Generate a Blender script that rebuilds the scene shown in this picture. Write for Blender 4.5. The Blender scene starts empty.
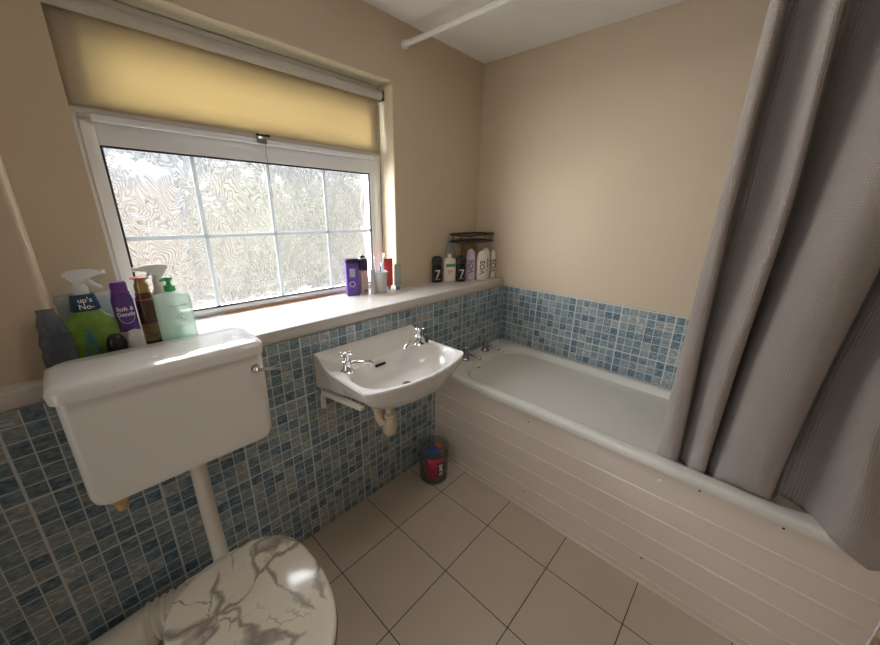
import bpy, bmesh, math, random
from mathutils import Vector, Matrix, noise as mnoise
random.seed(7)
S = bpy.context.scene
COL = S.collection
PI = math.pi

# ------------------------------------------------------------------ materials
def mat(name):
    m = bpy.data.materials.new(name); m.use_nodes = True
    nt = m.node_tree; nt.nodes.clear()
    out = nt.nodes.new('ShaderNodeOutputMaterial')
    return m, nt, out
def nd(nt, kind, **k):
    n = nt.nodes.new(kind)
    for a, b in k.items():
        if a in n.inputs.keys(): n.inputs[a].default_value = b
        else: setattr(n, a, b)
    return n
def rgb(c): return (c[0], c[1], c[2], 1.0)
def M_(nt, op, a, b=None, c=None):
    n = nt.nodes.new('ShaderNodeMath'); n.operation = op
    for i, v in enumerate((a, b, c)):
        if v is None: continue
        if isinstance(v, (int, float)): n.inputs[i].default_value = v
        else: nt.links.new(v, n.inputs[i])
    return n.outputs[0]
def mixc(nt, fac, a, b):
    n = nt.nodes.new('ShaderNodeMix'); n.data_type = 'RGBA'
    for sock, v in ((n.inputs[0], fac), (n.inputs[6], a), (n.inputs[7], b)):
        if isinstance(v, (int, float)): sock.default_value = v
        elif isinstance(v, (tuple, list)): sock.default_value = rgb(v)
        else: nt.links.new(v, sock)
    return n.outputs[2]

def plain(name, col, rough=.5, metal=0., var=.06, scale=12., bump=0., bscale=80., spec=.5, coat=0.):
    """paint/plastic/metal with a little procedural mottling"""
    m, nt, out = mat(name)
    b = nd(nt, 'ShaderNodeBsdfPrincipled'); b.inputs['Roughness'].default_value = rough
    b.inputs['Metallic'].default_value = metal; b.inputs['Specular IOR Level'].default_value = spec
    b.inputs['Coat Weight'].default_value = coat
    tc = nd(nt, 'ShaderNodeTexCoord')
    n1 = nd(nt, 'ShaderNodeTexNoise', Scale=scale, Detail=4.)
    nt.links.new(tc.outputs['Object'], n1.inputs['Vector'])
    hi = tuple(min(1, c * (1 + var)) for c in col); lo = tuple(c * (1 - var) for c in col)
    nt.links.new(mixc(nt, n1.outputs[0], lo, hi), b.inputs['Base Color'])
    if bump:
        n2 = nd(nt, 'ShaderNodeTexNoise', Scale=bscale, Detail=3.)
        nt.links.new(tc.outputs['Object'], n2.inputs['Vector'])
        bp = nd(nt, 'ShaderNodeBump', Strength=bump, Distance=.002)
        nt.links.new(n2.outputs[0], bp.inputs['Height']); nt.links.new(bp.outputs[0], b.inputs['Normal'])
    nt.links.new(b.outputs[0], out.inputs[0])
    return m

def clearish(name, col, clear=.6, rough=.15, trans=.5):
    """thin see-through plastic: part transparent, part glossy/tinted body"""
    m, nt, out = mat(name)
    t = nd(nt, 'ShaderNodeBsdfTransparent', Color=rgb(tuple(.5 + .5 * c for c in col)))
    b = nd(nt, 'ShaderNodeBsdfPrincipled', Roughness=rough); b.inputs['Base Color'].default_value = rgb(col)
    tl = nd(nt, 'ShaderNodeBsdfTranslucent', Color=rgb(col))
    m1 = nd(nt, 'ShaderNodeMixShader'); m1.inputs[0].default_value = trans
    nt.links.new(b.outputs[0], m1.inputs[1]); nt.links.new(tl.outputs[0], m1.inputs[2])
    m2 = nd(nt, 'ShaderNodeMixShader'); m2.inputs[0].default_value = clear
    nt.links.new(m1.outputs[0], m2.inputs[1]); nt.links.new(t.outputs[0], m2.inputs[2])
    nt.links.new(m2.outputs[0], out.inputs[0])
    return m

def mosaic(name, axis, off):
    """250 mm ceramic tiles printed as a 6 x 6 mosaic; coordinates in metres on the wall"""
    m, nt, out = mat(name)
    tc = nd(nt, 'ShaderNodeTexCoord'); sp = nd(nt, 'ShaderNodeSeparateXYZ')
    nt.links.new(tc.outputs['Object'], sp.inputs[0])
    u = M_(nt, 'DIVIDE', M_(nt, 'SUBTRACT', sp.outputs[axis], off), .2465)
    v = M_(nt, 'DIVIDE', M_(nt, 'SUBTRACT', sp.outputs[2], .205), .25)
    def dist(w, k):       # distance to nearest line, in metres
        f = M_(nt, 'FRACT', M_(nt, 'ADD', M_(nt, 'MULTIPLY', w, k), 60.))
        d = M_(nt, 'MINIMUM', f, M_(nt, 'SUBTRACT', 1., f))
        return M_(nt, 'MULTIPLY', d, .248 / k)
    big = M_(nt, 'MINIMUM', dist(u, 1.), dist(v, 1.))
    small = M_(nt, 'MINIMUM', dist(u, 6.), dist(v, 6.))
    line = M_(nt, 'MAXIMUM', M_(nt, 'LESS_THAN', big, .0032), M_(nt, 'LESS_THAN', small, .0016))
    cu = M_(nt, 'FLOOR', M_(nt, 'ADD', M_(nt, 'MULTIPLY', u, 6.), 600.)); cv = M_(nt, 'FLOOR', M_(nt, 'ADD', M_(nt, 'MULTIPLY', v, 6.), 600.))
    cb = nd(nt, 'ShaderNodeCombineXYZ'); nt.links.new(cu, cb.inputs[0]); nt.links.new(cv, cb.inputs[1])
    wn = nd(nt, 'ShaderNodeTexWhiteNoise'); wn.noise_dimensions = '2D'; nt.links.new(cb.outputs[0], wn.inputs['Vector'])
    rp = nd(nt, 'ShaderNodeValToRGB'); cr = rp.color_ramp; cr.interpolation = 'LINEAR'
    pts = [(0., (.042, .078, .112)), (.2, (.082, .145, .195)), (.4, (.14, .215, .265)), (.58, (.20, .272, .31)), (.72, (.285, .345, .365)), (.84, (.29, .28, .27)), (1., (.46, .53, .54))]
    cr.elements[0].position = 0.; cr.elements[0].color = rgb(pts[0][1]); cr.elements[1].position = 1.; cr.elements[1].color = rgb(pts[-1][1])
    for p, c in pts[1:-1]:
        e = cr.elements.new(p); e.color = rgb(c)
    nz = nd(nt, 'ShaderNodeTexNoise', Scale=48., Detail=5.)
    mp = nd(nt, 'ShaderNodeMapping'); mp.inputs['Scale'].default_value = (1, 1, 2.2)
    nt.links.new(tc.outputs['Object'], mp.inputs[0]); nt.links.new(mp.outputs[0], nz.inputs['Vector'])
    fac = M_(nt, 'ADD', M_(nt, 'MULTIPLY', wn.outputs[0], .62), M_(nt, 'MULTIPLY', M_(nt, 'SUBTRACT', nz.outputs[0], .36), 1.7))
    nt.links.new(fac, rp.inputs[0])
    col = mixc(nt, line, rp.outputs[0], (.58, .62, .62))
    b = nd(nt, 'ShaderNodeBsdfPrincipled', Roughness=.3)
    nt.links.new(col, b.inputs['Base Color'])
    bp = nd(nt, 'ShaderNodeBump', Strength=.5, Distance=.0012)
    nt.links.new(M_(nt, 'SUBTRACT', 1., line), bp.inputs['Height']); nt.links.new(bp.outputs[0], b.inputs['Normal'])
    nt.links.new(b.outputs[0], out.inputs[0])
    return m

def floor_mat():
    m, nt, out = mat('floor_tiles')
    tc = nd(nt, 'ShaderNodeTexCoord'); sp = nd(nt, 'ShaderNodeSeparateXYZ'); nt.links.new(tc.outputs['Object'], sp.inputs[0])
    def f(o, off):
        w = M_(nt, 'FRACT', M_(nt, 'ADD', M_(nt, 'DIVIDE', M_(nt, 'ADD', o, off), .3), 60.))
        return M_(nt, 'MULTIPLY', M_(nt, 'MINIMUM', w, M_(nt, 'SUBTRACT', 1., w)), .3)
    d = M_(nt, 'MINIMUM', f(sp.outputs[0], .8675), f(sp.outputs[1], .25))
    line = M_(nt, 'LESS_THAN', d, .0017)
    nz = nd(nt, 'ShaderNodeTexNoise', Scale=7., Detail=6.); nt.links.new(tc.outputs['Object'], nz.inputs['Vector'])
    base = mixc(nt, nz.outputs[0], (.50, .435, .365), (.57, .50, .425))
    b = nd(nt, 'ShaderNodeBsdfPrincipled', Roughness=.42)
    nt.links.new(mixc(nt, line, base, (.035, .028, .022)), b.inputs['Base Color'])
    bp = nd(nt, 'ShaderNodeBump', Strength=.6, Distance=.0015)
    nt.links.new(M_(nt, 'SUBTRACT', 1., line), bp.inputs['Height']); nt.links.new(bp.outputs[0], b.inputs['Normal'])
    nt.links.new(b.outputs[0], out.inputs[0]); return m

def glass_mat():
    """obscured glass with a flame/swirl relief; rough so the garden behind blurs away"""
    m, nt, out = mat('obscured_glass')
    tc = nd(nt, 'ShaderNodeTexCoord')
    w1 = nd(nt, 'ShaderNodeTexNoise', Scale=8.5, Detail=2., Distortion=.6)
    mp = nd(nt, 'ShaderNodeMapping'); mp.inputs['Scale'].default_value = (1.1, 1., .75); mp.inputs['Rotation'].default_value = (0, .5, 0)
    nt.links.new(tc.outputs['Object'], mp.inputs[0]); nt.links.new(mp.outputs[0], w1.inputs['Vector'])
    sx = nd(nt, 'ShaderNodeSeparateXYZ'); nt.links.new(tc.outputs['Object'], sx.inputs[0])
    fl_ = M_(nt, 'ADD', M_(nt, 'MULTIPLY', sx.outputs[0], 62.), M_(nt, 'MULTIPLY', sx.outputs[2], 34.))
    ph = M_(nt, 'ADD', fl_, M_(nt, 'MULTIPLY', w1.outputs[0], 30.))
    wav = M_(nt, 'ABSOLUTE', M_(nt, 'SINE', M_(nt, 'MULTIPLY', ph, PI)))
    line = M_(nt, 'POWER', M_(nt, 'SUBTRACT', 1., wav), 1.6)
    n2 = nd(nt, 'ShaderNodeTexNoise', Scale=5., Detail=3.); nt.links.new(tc.outputs['Object'], n2.inputs['Vector'])
    line = M_(nt, 'MULTIPLY', line, M_(nt, 'ADD', .25, n2.outputs[0]))
    bp = nd(nt, 'ShaderNodeBump', Strength=.6, Distance=.004); nt.links.new(wav, bp.inputs['Height'])
    rf = nd(nt, 'ShaderNodeBsdfRefraction', Roughness=.20, IOR=1.3); nt.links.new(bp.outputs[0], rf.inputs['Normal'])
    tr = nd(nt, 'ShaderNodeBsdfTransparent', Color=(.97, .98, 1., 1))
    tl = nd(nt, 'ShaderNodeBsdfTranslucent', Color=(.92, .93, .95, 1)); nt.links.new(bp.outputs[0], tl.inputs['Normal'])
    gl = nd(nt, 'ShaderNodeBsdfGlossy', Roughness=.1); nt.links.new(bp.outputs[0], gl.inputs['Normal'])
    a = nd(nt, 'ShaderNodeMixShader', Fac=.0); nt.links.new(rf.outputs[0], a.inputs[1]); nt.links.new(tl.outputs[0], a.inputs[2]); a.inputs[0].default_value = GLASS_TL
    b = nd(nt, 'ShaderNodeMixShader'); b.inputs[0].default_value = GLASS_TR; nt.links.new(a.outputs[0], b.inputs[1]); nt.links.new(tr.outputs[0], b.inputs[2])
    # ridge flanks send light elsewhere: darker seams of the relief
    df = nd(nt, 'ShaderNodeBsdfDiffuse', Color=(.40, .41, .43, 1))
    c = nd(nt, 'ShaderNodeMixShader'); nt.links.new(M_(nt, 'MINIMUM', M_(nt, 'MULTIPLY', line, .55), .6), c.inputs[0]); nt.links.new(b.outputs[0], c.inputs[1]); nt.links.new(df.outputs[0], c.inputs[2])
    d = nd(nt, 'ShaderNodeMixShader', ); d.inputs[0].default_value = .05; nt.links.new(c.outputs[0], d.inputs[1]); nt.links.new(gl.outputs[0], d.inputs[2])
    nt.links.new(d.outputs[0], out.inputs[0]); return m
GLASS_TL, GLASS_TR = .02, .50

def blind_mat():
    m, nt, out = mat('blind_cloth')
    tc = nd(nt, 'ShaderNodeTexCoord')
    wv = nd(nt, 'ShaderNodeTexNoise', Scale=3., Detail=5.)
    mp = nd(nt, 'ShaderNodeMapping'); mp.inputs['Scale'].default_value = (1, 1, 14); nt.links.new(tc.outputs['Object'], mp.inputs[0]); nt.links.new(mp.outputs[0], wv.inputs['Vector'])
    c = mixc(nt, wv.outputs[0], (.52, .43, .25), (.60, .51, .32))
    d = nd(nt, 'ShaderNodeBsdfDiffuse'); t = nd(nt, 'ShaderNodeBsdfTranslucent'); nt.links.new(mixc(nt, .75, c, (.62, .58, .52)), d.inputs[0]); nt.links.new(c, t.inputs[0])
    x = nd(nt, 'ShaderNodeMixShader'); x.inputs[0].default_value = .5; nt.links.new(d.outputs[0], x.inputs[1]); nt.links.new(t.outputs[0], x.inputs[2])
    nt.links.new(x.outputs[0], out.inputs[0]); return m

def waffle_mat():
    m, nt, out = mat('waffle_cloth')
    uv = nd(nt, 'ShaderNodeTexCoord'); sp = nd(nt, 'ShaderNodeSeparateXYZ'); nt.links.new(uv.outputs['UV'], sp.inputs[0])
    P = .0058
    a = M_(nt, 'SINE', M_(nt, 'MULTIPLY', sp.outputs[0], 2 * PI / P)); b = M_(nt, 'SINE', M_(nt, 'MULTIPLY', sp.outputs[1], 2 * PI / P))
    h = M_(nt, 'MAXIMUM', a, b)
    n1 = nd(nt, 'ShaderNodeTexNoise', Scale=2.5, Detail=4.); nt.links.new(uv.outputs['Object'], n1.inputs['Vector'])
    base = mixc(nt, n1.outputs[0], (.37, .335, .318), (.43, .395, .38))
    low = M_(nt, 'MULTIPLY', M_(nt, 'SUBTRACT', 1., M_(nt, 'MULTIPLY_ADD', h, .5, .5)), .55)
    bs = nd(nt, 'ShaderNodeBsdfPrincipled', Roughness=.75); bs.inputs['Sheen Weight'].default_value = .2
    nt.links.new(mixc(nt, low, base, (.22, .20, .195)), bs.inputs['Base Color'])
    bp = nd(nt, 'ShaderNodeBump', Strength=.55, Distance=.0014); nt.links.new(h, bp.inputs['Height']); nt.links.new(bp.outputs[0], bs.inputs['Normal'])
    nt.links.new(bs.outputs[0], out.inputs[0]); return m

def marble_mat():
    m, nt, out = mat('printed_marble')
    tc = nd(nt, 'ShaderNodeTexCoord')
    n0 = nd(nt, 'ShaderNodeTexNoise', Scale=6., Detail=5., Distortion=.4); nt.links.new(tc.outputs['Object'], n0.inputs['Vector'])
    va = nd(nt, 'ShaderNodeVectorMath'); va.operation = 'MULTIPLY_ADD'
    nt.links.new(n0.outputs['Color'], va.inputs[0]); va.inputs[1].default_value = (.16, .16, .16); nt.links.new(tc.outputs['Object'], va.inputs[2])
    vo = nd(nt, 'ShaderNodeTexVoronoi', Scale=6.2); vo.feature = 'DISTANCE_TO_EDGE'; nt.links.new(va.outputs[0], vo.inputs['Vector'])
    n1 = nd(nt, 'ShaderNodeTexNoise', Scale=5., Detail=2.); nt.links.new(tc.outputs['Object'], n1.inputs['Vector'])
    wid = M_(nt, 'MULTIPLY', M_(nt, 'MAXIMUM', M_(nt, 'SUBTRACT', n1.outputs[0], .44), 0.), .55)
    v = M_(nt, 'SUBTRACT', 1., M_(nt, 'MINIMUM', M_(nt, 'DIVIDE', vo.outputs['Distance'], M_(nt, 'ADD', wid, .004)), 1.))
    v = M_(nt, 'POWER', v, .7)
    vo2 = nd(nt, 'ShaderNodeTexVoronoi', Scale=13.); vo2.feature = 'DISTANCE_TO_EDGE'; nt.links.new(va.outputs[0], vo2.inputs['Vector'])
    n2 = nd(nt, 'ShaderNodeTexNoise', Scale=7., Detail=2.); nt.links.new(va.outputs[0], n2.inputs['Vector'])
    f2 = M_(nt, 'SUBTRACT', 1., M_(nt, 'MINIMUM', M_(nt, 'DIVIDE', vo2.outputs['Distance'], .035), 1.))
    f2 = M_(nt, 'MULTIPLY', f2, M_(nt, 'MINIMUM', M_(nt, 'MULTIPLY', M_(nt, 'MAXIMUM', M_(nt, 'SUBTRACT', n2.outputs[0], .50), 0.), 9.), .9))
    v = M_(nt, 'MULTIPLY', v, M_(nt, 'MINIMUM', M_(nt, 'MULTIPLY', M_(nt, 'MAXIMUM', M_(nt, 'SUBTRACT', n1.outputs[0], .42), 0.), 9.), .85))
    v = M_(nt, 'MAXIMUM', v, f2)
    base = mixc(nt, n0.outputs[0], (.66, .60, .50), (.80, .76, .67))
    b = nd(nt, 'ShaderNodeBsdfPrincipled', Roughness=.12); b.inputs['Coat Weight'].default_value = .4
    nt.links.new(mixc(nt, v, base, (.20, .165, .15)), b.inputs['Base Color'])
    nt.links.new(b.outputs[0], out.inputs[0]); return m

def wood_mat(name, a, b_):
    m, nt, out = mat(name)
    tc = nd(nt, 'ShaderNodeTexCoord'); w = nd(nt, 'ShaderNodeTexWave', Scale=9., Distortion=6., Detail=3.)
    w.bands_direction = 'Z'; nt.links.new(tc.outputs['Object'], w.inputs['Vector'])
    b = nd(nt, 'ShaderNodeBsdfPrincipled', Roughness=.45); nt.links.new(mixc(nt, w.outputs[0], a, b_), b.inputs['Base Color'])
    nt.links.new(b.outputs[0], out.inputs[0]); return m

M = {}
M['wall'] = plain('wall_paint', (.585, .49, .365), .6, var=.03, scale=3., bump=.15, bscale=120)
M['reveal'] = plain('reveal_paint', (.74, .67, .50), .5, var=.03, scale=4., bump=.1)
M['ceiling'] = plain('ceiling_paint', (.87, .86, .84), .7, var=.02, scale=2., bump=.12)
M['sill'] = plain('sill_gloss_paint', (.56, .525, .49), .35, var=.04, scale=9., bump=.25, bscale=30)
M['floor'] = floor_mat()
M['tile_x'] = mosaic('mosaic_window_wall', 0, -.19)
M['tile_y'] = mosaic('mosaic_far_wall', 1, -.246)
M['upvc'] = plain('white_upvc', (.82, .83, .85), .3, var=.01)
M['gasket'] = plain('black_gasket', (.02, .02, .022), .5)
M['lead'] = clearish('pale_glazing_bar', (.80, .84, .86), .0, .4, .22)
M['glass'] = glass_mat()
M['blind'] = blind_mat()
M['blindroll'] = plain('blind_cloth_rolled', (.52, .49, .45), .7, var=.05, scale=4)
M['ceramic'] = plain('white_ceramic', (.72, .70, .675), .12, var=.015, scale=3., coat=.3)
M['ceramic_old'] = plain('cream_ceramic', (.72, .67, .58), .2, var=.04, scale=5.)
M['bath'] = plain('white_bath_acrylic', (.66, .66, .625), .22, var=.02, scale=2.)
M['panel'] = plain('cream_painted_cladding', (.72, .645, .585), .42, var=.03, scale=5., bump=.05)
M['pvc'] = plain('white_plastic', (.80, .80, .79), .3, var=.02)
M['pipe'] = plain('aged_white_pipe', (.70, .65, .57), .35, var=.06, scale=8.)
M['trap'] = plain('aged_beige_plastic', (.60, .50, .37), .4, var=.15, scale=25.)
M['brass'] = plain('dull_tan_fitting', (.50, .33, .18), .45, var=.2, scale=30.)
M['chrome'] = plain('chrome', (.82, .82, .83), .08, metal=1., var=.02)
M['chrome_dull'] = plain('dull_chrome', (.36, .36, .35), .25, metal=1., var=.1, scale=40)
M['black'] = plain('black_plastic', (.012, .012, .014), .25, var=.2)
M['rubber'] = plain('black_rubber', (.02, .02, .02), .55)
M['hole'] = plain('dark_hole', (.006, .006, .006), .9)
M['waffle'] = waffle_mat()
M['marble'] = marble_mat()
M['darkwood'] = wood_mat('dark_wood', (.10, .055, .03), (.17, .095, .05))
M['rawwood'] = wood_mat('bare_orange_wood', (.50, .24, .09), (.66, .36, .16))
M['brownboard'] = wood_mat('brown_board', (.22, .12, .065), (.32, .19, .11))
M['steelwire'] = plain('black_coated_wire', (.015, .013, .013), .35)
def PL(name, c, r=.35, **k):
    M[name] = plain(name, c, r, **k); return M[name]
PL('lime_liquid_label', (.17, .30, .045), var=.75, scale=26); PL('navy', (.015, .06, .12)); PL('white_ink', (.85, .86, .88)); PL('teal_ink', (.06, .20, .24))
PL('purple', (.10, .035, .22)); PL('silver_grey', (.55, .54, .53), .3, var=.08); PL('cap_purple', (.13, .04, .24), .4)
PL('bronze_can', (.10, .05, .03), .25, metal=.3, var=.6, scale=30); PL('motif', (.20, .12, .05), .3, metal=.3, var=.9, scale=55); PL('gold', (.42, .30, .12), .3, metal=.7, var=.3); PL('pink_red', (.55, .12, .10))
PL('green_pump', (.05, .42, .12)); PL('mid_blue', (.05, .12, .42)); PL('crimson', (.42, .03, .06), var=.3, scale=30); PL('orange', (.60, .16, .05))
PL('violet_box', (.10, .045, .27), var=.6, scale=40); PL('lilac', (.60, .52, .66)); PL('dusk_pink', (.56, .40, .36)); PL('dark_plum', (.03, .018, .05))
PL('cup_white', (.62, .62, .58)); PL('red_print', (.60, .07, .09), var=.4, scale=50); PL('grey_teal', (.34, .40, .42), var=.4, scale=30); PL('pale_mint', (.62, .70, .64), var=.1)
PL('off_white', (.72, .68, .63)); PL('warm_white', (.72, .66, .60)); PL('leaf_green', (.04, .26, .06)); PL('peach', (.66, .42, .26), var=.5, scale=60); PL('ink_brown', (.10, .05, .05))
PL('toy_yellow', (.62, .55, .04)); PL('toy_teal', (.04, .28, .36)); PL('toy_purple', (.20, .04, .26)); PL('toy_pink', (.6, .25, .32))
PL('overflow_cream', (.80, .74, .52)); PL('sticker_grey', (.35, .33, .30), var=.2, scale=60)
M['clear'] = clearish('clear_plastic', (.70, .74, .76), .55)
M['clear_jar'] = clearish('clear_jar_plastic', (.62, .64, .60), .84)
M['clear_green'] = clearish('pale_green_clear_plastic', (.72, .84, .76), .45, .2)
M['green_liquid'] = clearish('bright_green_liquid', (.20, .80, .36), .15, .2)
M['milky'] = clearish('milky_clear_plastic', (.80, .80, .78), .18, .25)
M['smoke'] = clearish('smoky_clear_plastic', (.26, .28, .33), .52, .08)
M['tawny'] = clearish('tawny_clear_plastic', (.46, .36, .18), .40, .1)

# ------------------------------------------------------------------ mesh helpers
class MB:
    def __init__(s): s.bm = bmesh.new()
    def box(s, x0, x1, y0, y1, z0, z1, bev=0., seg=2):
        r = bmesh.ops.create_cube(s.bm, size=1.)
        vs = r['verts']
        for v in vs: v.co = Vector(((x0 + x1) / 2 + v.co.x * (x1 - x0), (y0 + y1) / 2 + v.co.y * (y1 - y0), (z0 + z1) / 2 + v.co.z * (z1 - z0)))
        if bev:
            es = list({e for v in vs for e in v.link_edges})
            bmesh.ops.bevel(s.bm, geom=es, offset=bev, segments=seg, affect='EDGES', profile=.5)
        return s
    def loft(s, rings, cap0=True, cap1=True, closed=True):
        vv = [[s.bm.verts.new(p) for p in r] for r in rings]; n = len(vv[0])
        for a, b in zip(vv, vv[1:]):
            for i in range(n if closed else n - 1):
                j = (i + 1) % n
                s.bm.faces.new((a[i], a[j], b[j], b[i]))
        if cap0: s.bm.faces.new(list(reversed(vv[0])))
        if cap1: s.bm.faces.new(vv[-1])
        return s
    def secs(s, ss, n=32, c=(0, 0), cap0=True, cap1=True):
        """stack of superellipse sections (z, rx, ry, exponent[, dx, dy])"""
        rings = []
        for q in ss:
            z, rx, ry, e = q[:4]; dx, dy = (q[4], q[5]) if len(q) > 4 else (0, 0)
            r = []
            for i in range(n):
                t = 2 * PI * (i + .5) / n; ct, st = math.cos(t), math.sin(t)
                r.append((c[0] + dx + rx * math.copysign(abs(ct) ** (2 / e), ct), c[1] + dy + ry * math.copysign(abs(st) ** (2 / e), st), z))
            rings.append(r)
        return s.loft(rings, cap0, cap1)
    def lathe(s, prof, c=(0, 0, 0), n=24, axis=(0, 0, 1), cap=True):
        q = Vector((0, 0, 1)).rotation_difference(Vector(axis).normalized()); c = Vector(c)
        rings = [[c + q @ Vector((r * math.cos(2 * PI * i / n), r * math.sin(2 * PI * i / n), z)) for i in range(n)] for r, z in prof]
        return s.loft(rings, cap, cap)
    def tube(s, pts, r, n=10, cap=True):
        pts = [Vector(p) for p in pts]; rr = r if isinstance(r, (list, tuple)) else [r] * len(pts)
        rings = []; up = None
        for i, p in enumerate(pts):
            t = (pts[min(i + 1, len(pts) - 1)] - pts[max(i - 1, 0)]).normalized()
            if up is None:
                up = Vector((0, 0, 1)) if abs(t.z) < .9 else Vector((1, 0, 0))
            a = (up - t * up.dot(t)).normalized(); b = t.cross(a); up = a
            rings.append([p + (a * math.cos(2 * PI * k / n) + b * math.sin(2 * PI * k / n)) * rr[i] for k in range(n)])
        return s.loft(rings, cap, cap)
    def ball(s, c, r, sub=3, sc=(1, 1, 1)):
        q = bmesh.ops.create_icosphere(s.bm, subdivisions=sub, radius=r)
        for v in q['verts']: v.co = Vector((v.co.x * sc[0], v.co.y * sc[1], v.co.z * sc[2])) + Vector(c)
        return s
    def prism(s, poly, y0, y1):
        """polygon in x,z pushed along y"""
        return s.loft([[(x, y0, z) for x, z in poly], [(x, y1, z) for x, z in poly]])
    def torus(s, c, R, r, n=24, k=8, axis=(0, 0, 1)):
        q = Vector((0, 0, 1)).rotation_difference(Vector(axis).normalized()); c = Vector(c)
        vv = [[s.bm.verts.new(c + q @ Vector(((R + r * math.cos(2 * PI * b / k)) * math.cos(2 * PI * a / n), (R + r * math.cos(2 * PI * b / k)) * math.sin(2 * PI * a / n), r * math.sin(2 * PI * b / k)))) for b in range(k)] for a in range(n)]
        for a in range(n):
            for b in range(k):
                s.bm.faces.new((vv[a][b], vv[(a + 1) % n][b], vv[(a + 1) % n][(b + 1) % k], vv[a][(b + 1) % k]))
        return s
    def xf(s, m):
        bmesh.ops.transform(s.bm, matrix=m, verts=s.bm.verts[:]); return s
    def build(s, name, m, parent=None, smooth=35, loc=None):
        bmesh.ops.recalc_face_normals(s.bm, faces=s.bm.faces[:])
        me = bpy.data.meshes.new(name); s.bm.to_mesh(me); s.bm.free()
        o = bpy.data.objects.new(name, me); COL.objects.link(o)
        me.materials.append(m)
        if smooth:
            me.shade_smooth(); me.set_sharp_from_angle(angle=math.radians(smooth))
        if parent: o.parent = parent
        if loc: o.location = loc
        return o
def rrect(x0, x1, y0, y1, r, z, k=8):
    p = []
    for cx, cy, a in ((x1 - r, y1 - r, 0), (x0 + r, y1 - r, PI / 2), (x0 + r, y0 + r, PI), (x1 - r, y0 + r, 1.5 * PI)):
        for i in range(k + 1):
            t = a + PI / 2 * i / k; p.append((cx + r * math.cos(t), cy + r * math.sin(t), z))
    return p
def tag(o, label=None, cat=None, group=None, kind=None):
    if label: o['label'] = label
    if cat: o['category'] = cat
    if group: o['group'] = group
    if kind: o['kind'] = kind
    return o
def thing(name, label, cat, loc=(0, 0, 0), rz=0, group=None):
    o = bpy.data.objects.new(name, None); COL.objects.link(o); o.empty_display_size = .05
    o.location = loc; o.rotation_euler = (0, 0, rz)
    return tag(o, label, cat, group)
def struct(o, label=None, cat=None):
    o['kind'] = 'structure'
    return tag(o, label, cat)
def dup(o, parent=None):
    c = o.copy(); COL.objects.link(c)
    if parent: c.parent = parent
    for ch in [k for k in bpy.data.objects if k.parent == o]: dup(ch, c)
    return c
def lettering(txt, size, m, parent, place, name='lettering', curve_r=None, extr=.0004, spacing=.95):
    """raised printed lettering; place = Matrix taking text x,y plane to the thing; curve_r wraps it round a can"""
    cu = bpy.data.curves.new('t', 'FONT'); cu.body = txt; cu.size = size; cu.align_x = 'CENTER'; cu.align_y = 'CENTER'; cu.extrude = extr; cu.space_line = spacing; cu.offset = size * .012
    ob = bpy.data.objects.new('t', cu); COL.objects.link(ob)
    dg = bpy.context.evaluated_depsgraph_get(); me = bpy.data.meshes.new_from_object(ob.evaluated_get(dg))
    bpy.data.objects.remove(ob); bpy.data.curves.remove(cu)
    if curve_r:
        bm = bmesh.new(); bm.from_mesh(me)
        bmesh.ops.subdivide_edges(bm, edges=[e for e in bm.edges if e.calc_length() > size * .2], cuts=2)
        for v in bm.verts:
            a = v.co.x / curve_r; v.co = Vector(((curve_r + v.co.z) * math.sin(a), v.co.y, (curve_r + v.co.z) * math.cos(a) - curve_r))
        bm.to_mesh(me); bm.free()
    me.transform(place); me.name = name
    me.materials.clear(); me.materials.append(m)
    o = bpy.data.objects.new(name, me); COL.objects.link(o)
    if parent: o.parent = parent
    return o
def face_to(p, ang, roll=0.):
    """matrix putting a text on an upright surface at p whose outward normal has heading ang (0 = -y towards the room)"""
    return Matrix.Translation(p) @ Matrix.Rotation(ang, 4, 'Z') @ Matrix.Rotation(PI / 2, 4, 'X') @ Matrix.Rotation(roll, 4, 'Z')

# ------------------------------------------------------------------ room
H_, T_, D_, C_, L_ = .579, .957, .2627, 2.2665, .9985
XL, YE = -2.75, -1.70
struct(MB().box(-4.0, .12, YE - .1, .5, -.06, 0).build('floor', M['floor'], smooth=0))
struct(MB().box(-4.0, .12, YE - .1, .5, C_, C_ + .08).build('ceiling', M['ceiling'], smooth=0))
wf = struct(MB().box(.008, .12, YE - .1, .5, 0, C_).build('wall_right', M['wall'], smooth=0))
tf = MB().box(0, .0079, YE, 0, 0, T_ + .002, .002).build('tile_panel', M['tile_y'], wf, smooth=0)
tag(tf, 'blue and grey mosaic tiling along the bath')
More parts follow.
